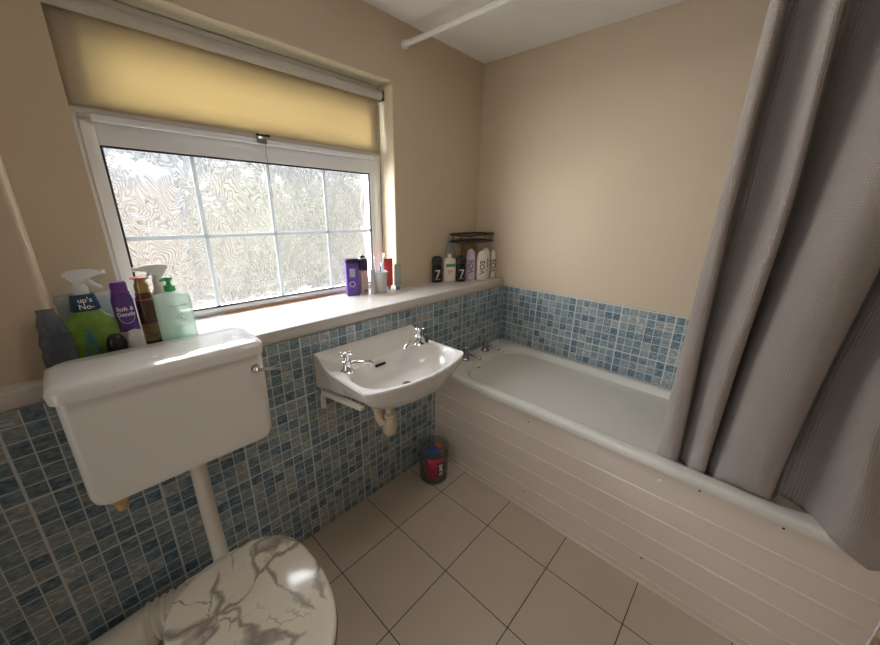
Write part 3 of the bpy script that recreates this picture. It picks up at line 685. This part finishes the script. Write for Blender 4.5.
cb = MB(); bm = cb.bm; uvl = bm.loops.layers.uv.new('UVMap')
grid = []; arc = []
al = 0; prev = None
for i in range(NU + 1):
    p = plan(1.2, 21 * i / NU)
    if prev is not None: al += (p - prev).length
    prev = p; arc.append(al)
for j in range(NV + 1):
    row = []
    for i in range(NU + 1):
        u = 21 * i / NU; zb = hem(u); z = zb + (2.158 - zb) * (j / NV)
        p = plan(max(.40, min(2.16, z)), u)
        x, y = p.y, p.x
        for cu_, am_, wd_ in ((5.3, .026, .8), (10.3, .026, .9), (16.3, .032, .8)): y += am_ * math.exp(-((u - cu_) / wd_) ** 2) * min(1, max(.25, (2.2 - z) / .5))
        w_ = mnoise.noise(Vector((y * 9, z * 3.2, 1.7))) * .006 + mnoise.noise(Vector((y * 26, z * 9, 4.2))) * .0018
        # small stitch pucker on the wide fold
        w_ += .006 * math.exp(-((y + 1.347) / .028) ** 2 - ((z - .961) / .007) ** 2) - .005 * math.exp(-((y + 1.347) / .03) ** 2 - ((z - .975) / .008) ** 2)
        # over the rim: stay above / outside it
        xx = x + w_
        dep = VAL.get(round(u * 9), 0)
        xx += dep * min(1, max(0, (z - .5) / .25)) * min(1, max(.2, (2.3 - z) / .5)) + .13 * ss((u - 19.1) / 1.9) * ss((z - .56) / .35)
        if z < .60 and u > 16.5:
            pass
        if z < .75 and u <= 16.5: xx = max(xx, -.6145 - max(0, z - .575) * .9)
        row.append(bm.verts.new((xx, y, z)))
    grid.append(row)
for j in range(NV):
    for i in range(NU):
        fc = bm.faces.new((grid[j][i], grid[j][i + 1], grid[j + 1][i + 1], grid[j + 1][i]))
        for l, (a, c_) in zip(fc.loops, ((i, j), (i + 1, j), (i + 1, j + 1), (i, j + 1))):
            l[uvl].uv = (arc[a], 1.7 * c_ / NV)
sc_ = thing('shower_curtain', 'grey waffle-weave shower curtain hanging in folds over the bath edge', 'curtain', (-.636, -1.4, 2.176))
cb.xf(Matrix.Translation((.636, 1.4, -2.176)))
co = cb.build('curtain_cloth', M['waffle'], sc_, smooth=180)
so = co.modifiers.new('t', 'SOLIDIFY'); so.thickness = .0022; so.offset = 0
for y in (-1.105, -1.13, -1.215, -1.24, -1.36, -1.42, -1.56, -1.63):
    MB().torus((0, y + 1.4, -.006), .019, .002, axis=(0, 1, .1)).build('ring', M['pvc'], sc_)

# ------------------------------------------------------------------ things on the ledge
zL = L_ + .0005
def trigger(parent, m, z, head=0., s=1.):
    """trigger sprayer head, nozzle towards local -x"""
    b = MB()
    prof = [(-.052, .052), (-.050, .060), (-.028, .066), (0, .0665), (.022, .064), (.030, .058), (.027, .050), (.016, .044), (.013, .028), (-.013, .028), (-.014, .042), (-.030, .047)]
    b.prism([(x * s, zz * s) for x, zz in prof], -.011 * s, .011 * s)
    bmesh.ops.bevel(b.bm, geom=b.bm.edges[:], offset=.003 * s, segments=2, affect='EDGES')
    b.lathe([(.016 * s, 0), (.016 * s, .018 * s), (.012 * s, .03 * s)], n=20)
    b.xf(Matrix.Translation((0, 0, z)) @ Matrix.Rotation(head, 4, 'Z')); h = b.build('spray_head', m, parent)
    t = MB().tube([(-.018 * s, 0, .045 * s), (-.024 * s, 0, .034 * s), (-.034 * s, 0, .022 * s), (-.044 * s, 0, .014 * s)], [.005 * s, .0045 * s, .004 * s, .0035 * s], 8)
    t.lathe([(.006 * s, 0), (.007 * s, .008 * s)], c=(-.0505 * s, 0, .0565 * s), axis=(-1, 0, -.1), n=12)
    t.xf(Matrix.Translation((0, 0, z)) @ Matrix.Rotation(head, 4, 'Z')); t.build('trigger', m, h)
    return h
# green spray
sb = thing('spray_bottle', 'lime green cleaner bottle with clear trigger head by the wall corner', 'spray bottle', (-1.956, .105, zL))
MB().secs([(0, .050, .026, 3), (.006, .054, .029, 3), (.05, .056, .030, 3), (.100, .060, .031, 3), (.112, .056, .030, 3), (.135, .036, .024, 2.4), (.152, .026, .0205, 2.2), (.172, .018, .018, 2)]).build('bottle', M['lime_liquid_label'], sb)
MB().secs([(.150, .0305, .0225, 2.6), (.153, .0315, .0235, 2.6), (.192, .0255, .0195, 2.4), (.195, .0245, .018, 2.4)]).build('neck_label', M['navy'], sb)
lettering("up's\nNo-", .019, M['white_ink'], sb, face_to((.002, -.0262, .172), -.06) @ Matrix.Rotation(-.12, 4, 'X'), curve_r=.06)
k = MB(); k.prism([(-.028, .02), (-.012, .105), (-.006, .105), (.010, .02), (.002, .02), (-.004, .06), (-.014, .06), (-.020, .02)], -.0318, -.0300); k.build('logo', M['teal_ink'], sb)
trigger(sb, M['milky'], .192, math.radians(188), 1.0)
# smoky bag of oddments at the pier
def lerp_secs(ss_, k):
    o = []
    for a_, b_ in zip(ss_, ss_[1:]):
        for i in range(k): o.append(tuple(p + (q - p) * i / k for p, q in zip(a_, b_)))
    return o + [ss_[-1]]
bg = MB(); bg.secs(lerp_secs([(0, .022, .020, 2.2), (.01, .028, .024, 2.4), (.06, .030, .026, 2.4), (.11, .027, .022, 2.2), (.145, .020, .014, 2), (.168, .014, .006, 2), (.178, .016, .004, 2)], 6), 56)
for v_ in bg.bm.verts:
    q = Vector((v_.co.x * 40, v_.co.y * 40, v_.co.z * 22)); r_ = 1 - abs(mnoise.noise(q)) * 2; d = (r_ - .5) * .007
    n_ = Vector((v_.co.x, v_.co.y, 0)); n_ = n_.normalized() if n_.length > 1e-6 else Vector((0, 0, 1))
    v_.co += n_ * d
    v_.co.z = max(0, v_.co.z)
bgo = thing('plastic_pouch', 'crumpled clear pouch of dark oddments against the wall corner', 'pouch', (-2.026, .036, zL))
bg.build('pouch_film', M['smoke'], bgo, smooth=20)
MB().secs([(.002, .017, .014, 3), (.05, .020, .016, 3), (.075, .018, .014, 2.4), (.10, .010, .009, 2, .006, 0), (.135, .008, .005, 2, .008, 0)]).build('dark_contents', M['navy'], bgo)
# clear storage pack behind
pk = thing('clear_tub', 'low clear plastic tub standing behind the green cleaner bottle', 'tub', (-1.945, .195, zL))
MB().secs([(0, .058, .026, 5), (.155, .066, .030, 5), (.160, .067, .031, 5), (.153, .062, .027, 5), (.004, .055, .023, 5)], 40, cap0=True, cap1=True).build('tub_body', M['clear'], pk)
MB().secs([(.1605, .068, .032, 5), (.174, .068, .032, 5), (.178, .063, .028, 5)], 40).build('tub_lid', M['clear'], pk)
# roll-ons in front
rd = thing('roll_on_deodorant', 'black round-topped roll-on in front of the green cleaner bottle', 'deodorant', (-1.918, .048, zL))
MB().secs([(0, .018, .016, 2.4), (.03, .021, .018, 2.4), (.035, .021, .018, 2.4)]).build('base', M['black'], rd)
MB().secs([(.0355, .021, .018, 2.2), (.060, .021, .018, 2.2), (.075, .017, .015, 2.2), (.083, .009, .008, 2)]).build('cap', M['black'], rd)
rw = thing('roll_on_deodorant', 'white roll-on standing in front of the purple and silver can', 'deodorant', (-1.876, .045, zL))
MB().secs([(0, .016, .015, 2.4), (.035, .019, .017, 2.4), (.04, .018, .016, 2.4)]).build('base', M['off_white'], rw)
MB().secs([(.0405, .019, .017, 2.2), (.070, .018, .016, 2.2), (.084, .013, .011, 2.2), (.088, .005, .005, 2)]).build('cap', M['silver_grey'], rw)
# purple and silver aerosol
pc = thing('aerosol_can', 'purple topped aerosol can with silver grey lower half', 'aerosol can', (-1.880, .098, zL))
MB().lathe([(.0235, 0), (.0245, .004), (.0245, .075), (.0243, .076)], n=28).build('lower_can', M['silver_grey'], pc)
MB().lathe([(.0246, .0762), (.0246, .165), (.022, .178), (.0185, .184)], n=28).build('can', M['purple'], pc)
MB().lathe([(.0215, .1842), (.0215, .188), (.019, .190), (.0185, .214), (.016, .2185), (.0, .219)], n=28, cap=False).build('cap', M['cap_purple'], pc)
lettering('Soft &\nGentle', .0165, M['white_ink'], pc, face_to((0, -.0249, .135), 0) @ Matrix.Identity(4), curve_r=.0248, extr=.0003)
k = MB()
for i in range(22):
    a0 = PI * (1.02 + .96 * i / 22); a1 = PI * (1.02 + .96 * (i + 1) / 22)
    pp = []
    for a in (a0, a1):
        xx = .019 * math.cos(a); zz = .123 + .022 * math.sin(a); th = xx / .0248; pp.append(Vector((.0251 * math.sin(th), -.0251 * math.cos(th), zz)))
    k.tube(pp, .0005, 5)
k.build('swoosh', M['white_ink'], pc)
# bronze aerosol
bc = thing('aerosol_can', 'dark bronze aerosol with red flanged top beside the green soap pump', 'aerosol can', (-1.829, .112, zL))
MB().lathe([(.0215, 0), (.0225, .004), (.0225, .150), (.0215, .156), (.0195, .172), (.0175, .178)], n=28).build('can', M['bronze_can'], bc)
MB().lathe([(.0177, .1785), (.0177, .200), (.014, .207), (.012, .2185)], n=24).build('cap', M['gold'], bc)
MB().lathe([(.013, .219), (.0215, .2195), (.0215, .2235), (.012, .2245), (.0, .2245)], n=24, cap=False).build('red_flange', M['pink_red'], bc)
MB().lathe([(.0228, .157), (.0228, .160)], n=28).build('band', M['pink_red'], bc)
MB().lathe([(.0227, .030), (.0227, .085)], n=28).build('gold_motif', M['motif'], bc)
# soap pump
sp_ = thing('soap_pump', 'clear bottle of pale green soap with green pump top', 'soap dispenser', (-1.766, .088, zL), .12)
MB().secs([(.004, .041, .024, 4), (.020, .0425, .0255, 4), (.0215, .0425, .0255, 4)]).build('liquid', M['green_liquid'], sp_)
MB().secs([(0, .043, .026, 4), (.005, .046, .029, 4), (.1, .045, .028, 5), (.158, .044, .027, 5), (.166, .040, .024, 4), (.172, .018, .016, 2.4), (.176, .013, .013, 2)]).build('bottle', M['clear_green'], sp_)
pm_ = MB().lathe([(.0135, .1762), (.0145, .178), (.0145, .193), (.010, .195), (.006, .199), (.0055, .207), (.011, .209), (.012, .215), (.009, .219), (.0, .2195)], n=22, cap=False)
pm_.tube([(0, 0, .213), (-.012, 0, .2125), (-.021, 0, .2105)], [.0055, .005, .004], 8); pm_.build('pump', M['green_pump'], sp_)
k = MB().torus((.006, -.0288, .095), .0115, .0007, axis=(0, -1, 0)); k.ball((.006, -.0285, .095), .004, 1, (1, .3, 1)); k.build('emblem', M['sticker_grey'], sp_)
k = MB()
for xx, ww_ in ((-.016, .010), (-.004, .008), (.008, .006), (.018, .010)): k.box(xx - ww_ / 2 + .004, xx + ww_ / 2 + .002, -.0292, -.0283, .132, .1365)
k.build('lettering', M['sticker_grey'], sp_, smooth=0)
MB().box(-.012, .026, -.0292, -.0283, .066, .0672).build('lettering', M['sticker_grey'], sp_, smooth=0)
# white spray behind
ws = thing('spray_bottle', 'white trigger spray bottle standing behind the green soap pump', 'spray bottle', (-1.778, .165, zL))
MB().secs([(0, .034, .024, 3), (.006, .038, .028, 3), (.110, .037, .028, 3), (.150, .028, .022, 2.4), (.175, .017, .016, 2), (.186, .0155, .0155, 2)]).build('bottle', M['off_white'], ws)
trigger(ws, M['pvc'], .184, math.radians(8), 1.0)

# ---- by the window end
def mv(x, y): return (x, y, zL)
pb_ = thing('cosmetic_box', 'purple patterned carton at the end of the window row', 'carton', mv(-.985, .290), -.35)
MB().box(-.032, .032, -.018, .018, 0, .165, .002).build('carton', M['violet_box'], pb_)
MB().box(-.0335, .0335, -.0195, .0195, .1652, .188, .003).build('carton_lid', M['dark_plum'], pb_)
MB().torus((-.004, -.0185, .06), .013, .0022, axis=(0, -1, 0)).build('emblem', M['lilac'], pb_)
MB().box(-.016, .012, -.0192, -.0182, .095, .140).build('label_panel', M['grey_teal'], pb_, smooth=0)
bx2 = thing('cosmetic_bottle', 'dusky pink bottle with tall black cap next to the purple carton', 'bottle', mv(-.925, .276))
MB().secs([(0, .020, .015, 4), (.004, .022, .017, 4), (.118, .0215, .0165, 4), (.124, .016, .013, 3)]).build('bottle', M['dusk_pink'], bx2)
MB().secs([(.1242, .022, .0175, 4), (.176, .022, .0175, 4), (.184, .018, .014, 3)]).build('cap', M['dark_plum'], bx2)
k = MB()
for xx in (-.010, -.003, .004, .011): k.box(xx - .002, xx + .002, -.0180, -.0169, .014, .024)
k.build('lettering', M['ink_brown'], bx2, smooth=0)
MB().ball((.0, 0, .1935), .010, 2, (1.5, .9, .8)).build('pump_top', M['black'], bx2)
tb = thing('cream_tube', 'slim lilac tube standing left of the toothbrush cup', 'tube', mv(-.887, .248))
MB().secs([(0, .0135, .0135, 2), (.03, .0140, .0140, 2), (.110, .0150, .006, 2.2), (.128, .0155, .0015, 2.4)]).build('tube', M['lilac'], tb)
cup = thing('toothbrush_cup', 'white plastic cup holding toothbrushes on the sill', 'cup', mv(-.838, .250))
MB().lathe([(.0, .0), (.031, .0), (.033, .003), (.039, .108), (.0405, .110), (.0395, .112), (.0370, .109), (.031, .006), (.0, .006)], n=32, cap=False).build('cup', M['cup_white'], cup)
def brush(name, lab, p0, p1, m, bm_):
    e = thing(name, lab, 'toothbrush', p0)
    a, b_ = Vector((0, 0, 0)), Vector(p1) - Vector(p0)
    MB().tube([a, a.lerp(b_, .45), a.lerp(b_, .8), b_], [.005, .0055, .0032, .0042], 10).build('handle', m, e)
    hd = MB(); q = b_.normalized(); side = Vector((0, -1, 0))
    for i in range(4): hd.box(-.0035, .0035, -.012, -.003, -.004 + i * .0, .004); break
    hd.xf(Matrix.Translation(b_ - q * .012) @ Matrix.Scale(2.2, 4, Vector((0, 0, 1)))); hd.build('bristles', bm_, e, smooth=0)
brush('toothbrush', 'white toothbrush leaning left in the white cup', (-.842, .252, zL + .010), (-.868, .258, zL + .195), M['pvc'], M['white_ink'])
brush('toothbrush', 'blue toothbrush standing inside the white cup', (-.836, .246, zL + .010), (-.823, .262, zL + .158), M['mid_blue'], M['white_ink'])
brush('toothbrush', 'mint toothbrush leaning right in the white cup', (-.828, .255, zL + .010), (-.800, .262, zL + .205), M['pale_mint'], M['white_ink'])
def paste(lab, x, y, m, mc, h, rz, r=.019):
    e = thing('toothpaste_tube', lab, 'toothpaste', mv(x, y), rz)
    MB().secs([(0, .011, .011, 2), (.020, .012, .012, 2)]).build('cap', mc, e)
    MB().secs([(.0205, .013, .013, 2), (.028, r, .016, 2), (h * .6, r + .001, .011, 2.2), (h - .01, r + .002, .003, 2.6), (h, r + .002, .0012, 3)]).build('tube', m, e)
paste('red and white toothpaste tube standing right beside the white cup', -.772, .262, M['red_print'], M['grey_teal'], .172, -.2, .026)
paste('grey-teal toothpaste tube at the right end of the window row', -.728, .236, M['grey_teal'], M['mid_blue'], .142, .1, .023)

# ---- corner group
def black_gel(lab, x, y, rz):
    e = thing('shower_gel', lab, 'shower gel', mv(x, y), rz)
    MB().secs([(0, .028, .015, 3), (.004, .031, .018, 3), (.04, .027, .017, 3), (.085, .031, .018, 3), (.110, .029, .017, 3)]).build('bottle', M['black'], e)
    MB().secs([(.1105, .030, .018, 3), (.135, .033, .019, 3), (.152, .029, .017, 3), (.160, .015, .010, 2.5)]).build('cap', M['rubber'], e)
    k = MB(); k.prism([(-.016, .078), (.014, .078), (.014, .070), (-.002, .026), (-.010, .026), (.003, .070), (-.016, .070)], -.0192, -.0176)
    k.box(-.018, .018, -.0192, -.0182, .018, .0205); k.build('emblem', M['silver_grey'], e, smooth=0)
black_gel('black shower gel bottle at the left end of the corner group', -.418, .228, -.5)
black_gel('black shower gel bottle in front of the green and white bottle', -.286, .146, -.5)
hb = thing('shampoo_bottle', 'white labelled bottle with green band between two black ones', 'bottle', mv(-.342, .193), -.5)
MB().secs([(0, .036, .018, 4), (.004, .039, .021, 4), (.126, .039, .021, 4), (.140, .032, .018, 3.4), (.150, .014, .013, 2)]).build('bottle', M['warm_white'], hb)
MB().box(-.030, .032, -.0225, -.0212, .094, .112).build('green_band', M['leaf_green'], hb, smooth=0)
MB().ball((.0, -.0195, .065), .019, 2, (1, .2, .8)).build('fruit_picture', M['peach'], hb)
MB().lathe([(.013, .1502), (.013, .168), (.010, .170)], n=18).build('cap', M['warm_white'], hb)
cb_ = thing('clear_bottle', 'empty clear bottle standing behind the white and green one', 'bottle', mv(-.285, .240))
MB().secs([(0, .038, .018, 3), (.17, .040, .018, 3), (.205, .030, .016, 2.6), (.222, .013, .013, 2), (.2385, .013, .013, 2)]).build('bottle', M['clear'], cb_)
tn = thing('clear_bottle', 'tawny clear bottle standing at the back of the corner group', 'bottle', mv(-.118, .222))
MB().secs([(0, .060, .022, 3), (.20, .062, .024, 3), (.225, .050, .022, 2.6), (.236, .018, .016, 2), (.2395, .018, .016, 2)]).build('bottle', M['tawny'], tn)
def white_bottle(lab, x, y, rz, h, m, r=.034):
    e = thing('shampoo_bottle', lab, 'shampoo', mv(x, y), rz, 'white shampoo bottles with dark upright lettering')
    MB().secs([(0, r * .9, .019, 3), (.004, r, .022, 3), (h * .3, r, .0225, 3), (h * .72, r * .93, .021, 2.8), (h * .84, r * .86, .020, 2.6)], 36).build('bottle', m, e)
    MB().secs([(h * .841, r * .84, .0195, 2.6), (h * .92, r * .72, .017, 2.4), (h * .97, r * .5, .013, 2.2), (h, r * .2, .006, 2)], 36).build('cap', m, e)
    lettering('VO5', .046, M['ink_brown'], e, face_to((.0, -.0226, h * .45), 0, PI / 2), extr=.0005)
    return e
white_bottle('white lettered shampoo bottle right behind the front black gel', -.194, .144, -.6, .195, M['lilac'], .033)
white_bottle('white lettered shampoo bottle nearest the ledge edge, second of three', -.147, .090, -.6, .185, M['warm_white'], .034)
white_bottle('white lettered shampoo bottle, third of three', -.089, .105, -.6, .197, M['warm_white'], .032)
white_bottle('white lettered bottle pressed closest to the painted far wall', -.020, .094, -.6, .180, M['off_white'], .018)
# wire caddy resting on the bottle tops
cd = thing('shower_caddy', 'black wire caddy lying on top of the corner bottles', 'caddy', (-.200, .165, L_ + .2405))
def rod(pts, r=.0035): return MB().tube(pts, r, 8)
def rr_path(x0, x1, y0, y1, r, z): 
    p = rrect(x0, x1, y0, y1, r, z, 5); return p + [p[0]]
rod(rr_path(-.135, .180, -.085, .060, .05, .004), .0065).build('lower_rail', M['steelwire'], cd)
rod(rr_path(-.135, .180, -.085, .060, .05, .046), .0065).build('upper_rail', M['steelwire'], cd)
k = MB()
for i in range(9):
    x = -.10 + i * .031; k.tube([(x, -.083, .005), (x, .058, .005)], .0022, 6)
k.build('wire_base', M['steelwire'], cd)
for x, y in ((-.085, -.085), (-.135, .01), (.11, -.085), (.135, -.085), (.180, .0), (.0, .06)):
    rod([(x, y, .004), (x, y, .046)], .003).build('upright', M['steelwire'], cd)
MB().box(.045, .150, -.092, -.080, .040, .058, .004).build('hook_plate', M['steelwire'], cd)

# ------------------------------------------------------------------ jar of toys on the floor
jx, jy = -.812, -.140
jr = thing('plastic_jar', 'clear plastic jar of bright toys in the corner by the bath panel', 'jar', (jx, jy, .0005))
MB().lathe([(.0, 0), (.070, 0), (.076, .006), (.080, .20), (.082, .208), (.079, .212), (.077, .205), (.073, .010), (.0, .006)], n=40, cap=False).build('jar', M['clear_jar'], jr)
lb = MB(); rings = []
a0, a1 = math.radians(196), math.radians(262)
for z in (.055, .175):
    rings.append([((.0815 + .0) * math.cos(a0 + (a1 - a0) * i / 20), .0815 * math.sin(a0 + (a1 - a0) * i / 20), z) for i in range(21)])
lb.loft(rings, False, False, closed=False); lo = lb.build('label', M['crimson'], jr); sd = lo.modifiers.new('t', 'SOLIDIFY'); sd.thickness = .0008
lb = MB(); rings = []
a0, a1 = math.radians(238), math.radians(266)
for z in (.060, .150):
    rings.append([(.0824 * math.cos(a0 + (a1 - a0) * i / 12), .0824 * math.sin(a0 + (a1 - a0) * i / 12), z) for i in range(13)])
lb.loft(rings, False, False, closed=False); lo2 = lb.build('label_patch', M['rubber'], jr); sd = lo2.modifiers.new('t', 'SOLIDIFY'); sd.thickness = .0006
th = math.radians(251)
lettering('SLIME', .030, M['white_ink'], jr, Matrix.Translation((.0832 * math.cos(th), .0832 * math.sin(th), .105)) @ Matrix.Rotation(th + PI / 2, 4, 'Z') @ Matrix.Rotation(PI / 2, 4, 'X') @ Matrix.Rotation(PI / 2, 4, 'Z'))
def toy(name, lab, x, y, z, b, m):
    o = b.build(name, m, None, loc=(jx + x, jy + y, z)); tag(o, lab, 'toy', 'toys inside the clear jar'); return o
toy('toy_block', 'blue plastic toy block at the top of the toy jar', -.022, -.010, .168, MB().box(-.034, .034, -.028, .028, -.026, .03, .010, 3), M['mid_blue'])
toy('toy_ball', 'teal toy ball under the blue block in the jar', -.005, -.040, .112, MB().ball((0, 0, 0), .022), M['toy_teal'])
toy('toy_car', 'red toy in the middle of the jar', -.035, -.010, .098, MB().secs([(-.03, .024, .024, 4), (.0, .026, .026, 4), (.03, .016, .016, 3)]), M['crimson'])
toy('toy_ball', 'orange toy ball high at the right of the jar', .040, .005, .165, MB().ball((0, 0, 0), .025), M['orange'])
toy('toy_ball', 'pale pink toy ball at the bottom of the jar', -.006, -.046, .034, MB().ball((0, 0, 0), .018), M['toy_pink'])
toy('toy_ball', 'yellow toy ball low at the right of the jar', .030, -.038, .034, MB().ball((0, 0, 0), .018), M['toy_yellow'])
toy('toy_ball', 'purple toy ball low at the left of the jar', -.044, -.018, .036, MB().ball((0, 0, 0), .022), M['toy_purple'])
toy('toy_ball', 'white toy ball low at the back of the jar', -.010, .030, .040, MB().ball((0, 0, 0), .026), M['off_white'])

# ------------------------------------------------------------------ outdoors seen through the obscured glass
def outdoor(name, lab, cat, b, m):
    o = b.build(name, m, None, smooth=60); tag(o, lab, cat); return o
gd = MB().box(-12, 14, .9, 16, -.30, -.02).build('ground_outside', plain('garden_ground', (.6, .59, .56), .9, var=.2, scale=2), smooth=0); struct(gd)
hm = plain('hedge_leaves', (.62, .62, .52), .8, var=.35, scale=3.)
h = MB().box(-.4, 3.0, 5.2, 6.2, -.02, 2.0, .2, 3)
bmesh.ops.subdivide_edges(h.bm, edges=h.bm.edges[:], cuts=3, use_grid_fill=True)
for v_ in h.bm.verts: v_.co += Vector((mnoise.noise(v_.co * 1.7), mnoise.noise(v_.co * 1.7 + Vector((9, 0, 0))), mnoise.noise(v_.co * 1.5 + Vector((0, 7, 0))))) * .25
for v_ in h.bm.verts: v_.co.z = max(v_.co.z, -.02)
o = outdoor('garden_hedge', 'yellow-green hedge blurred behind the obscured window glass', 'hedge', h, hm)
outdoor('garden_wall', 'pale red garden wall blurred behind the right window panes', 'wall', MB().box(3.2, 9.0, 6.0, 6.25, -.02, 2.1, .02), plain('old_brick', (.66, .54, .50), .9, var=.2, scale=4.))
outdoor('neighbour_fence', 'beige boarded fence blurred behind the left window panes', 'fence', MB().box(-6.0, -.6, 5.5, 5.6, -.02, 1.7, .02), plain('fence_boards', (.70, .64, .60), .9, var=.15, scale=4.))

# ------------------------------------------------------------------ light
W = bpy.data.worlds.new('sky'); S.world = W; W.use_nodes = True
nt = W.node_tree; nt.nodes.clear()
wo = nt.nodes.new('ShaderNodeOutputWorld'); bgn = nt.nodes.new('ShaderNodeBackground')
bgn.inputs[0].default_value = (.90, .95, 1., 1); bgn.inputs[1].default_value = .74
nt.links.new(bgn.outputs[0], wo.inputs[0])
def area(name, loc, target, sx, sy, power, col=(1, 1, 1), spread=180):
    l = bpy.data.lights.new(name, 'AREA'); l.shape = 'RECTANGLE'; l.size = sx; l.size_y = sy; l.energy = power; l.color = col
    o = bpy.data.objects.new(name, l); COL.objects.link(o); o.location = loc
    l.spread = math.radians(spread); o.rotation_euler = (Vector(target) - Vector(loc)).to_track_quat('-Z', 'Y').to_euler(); return o
area('daylight_sky', (-1.6, 1.75, 2.75), (-1.25, .38, 1.45), 3.2, 1.3, 330, (.93, .97, 1.), 120)
area('daylight_side', (-3.6, 1.55, 1.35), (-1.2, .38, 1.3), 2.4, 2.4, 400, (1., .97, .92), 110)
area('added_left_fill', (-2.84, -.78, 1.05), (0, -.9, .75), .72, 1.85, 2.9, (1., .95, .90), 105)  # added fill from the left for the bath panel, floor and curtain
clt = thing('added_ceiling_fill', 'round flush white disc added overhead to carry an unseen fill lamp', 'fill light', (-1.1, -.75, C_ - .0005))  # fixture made up out of view to go with the overhead fill
MB().lathe([(.0, 0), (.17, 0), (.17, -.02), (.165, -.022), (.0, -.022)], n=40, cap=False).build('base_plate', M['pvc'], clt)
ar = area('overhead_fill_lamp', (-1.1, -.75, C_ - .03), (-1.1, -.75, 0), .3, .3, 3.2, (1., .93, .84)); ar.data.shape = 'DISK'; ar.data.size = .3  # added overhead fill that lifts the floor and walls

# ------------------------------------------------------------------ camera
cam = bpy.data.cameras.new('camera'); co = bpy.data.objects.new('camera', cam); COL.objects.link(co); S.camera = co
F = Vector((.70099382, .64224632, -.31004408)); Rt = Vector((.67973528, -.73323739, .01796909)); U = Vector((.21579533, .22334411, .95055236))
mt = Matrix((Rt, U, -F)).transposed().to_4x4(); mt.translation = Vector((-1.96902, -1.22682, 1.42774)); co.matrix_world = mt
cam.sensor_fit = 'HORIZONTAL'; cam.sensor_width = 36.; cam.lens = 36. * 345.79 / 880; cam.clip_start = .02

S.view_settings.view_transform = 'Standard'; S.view_settings.look = 'None'; S.view_settings.gamma = 1.; S.view_settings.use_curve_mapping = False
S.view_settings.exposure = .27
S.cycles.max_bounces = 14; S.cycles.diffuse_bounces = 8; S.cycles.transparent_max_bounces = 16; S.cycles.sample_clamp_indirect = 6.
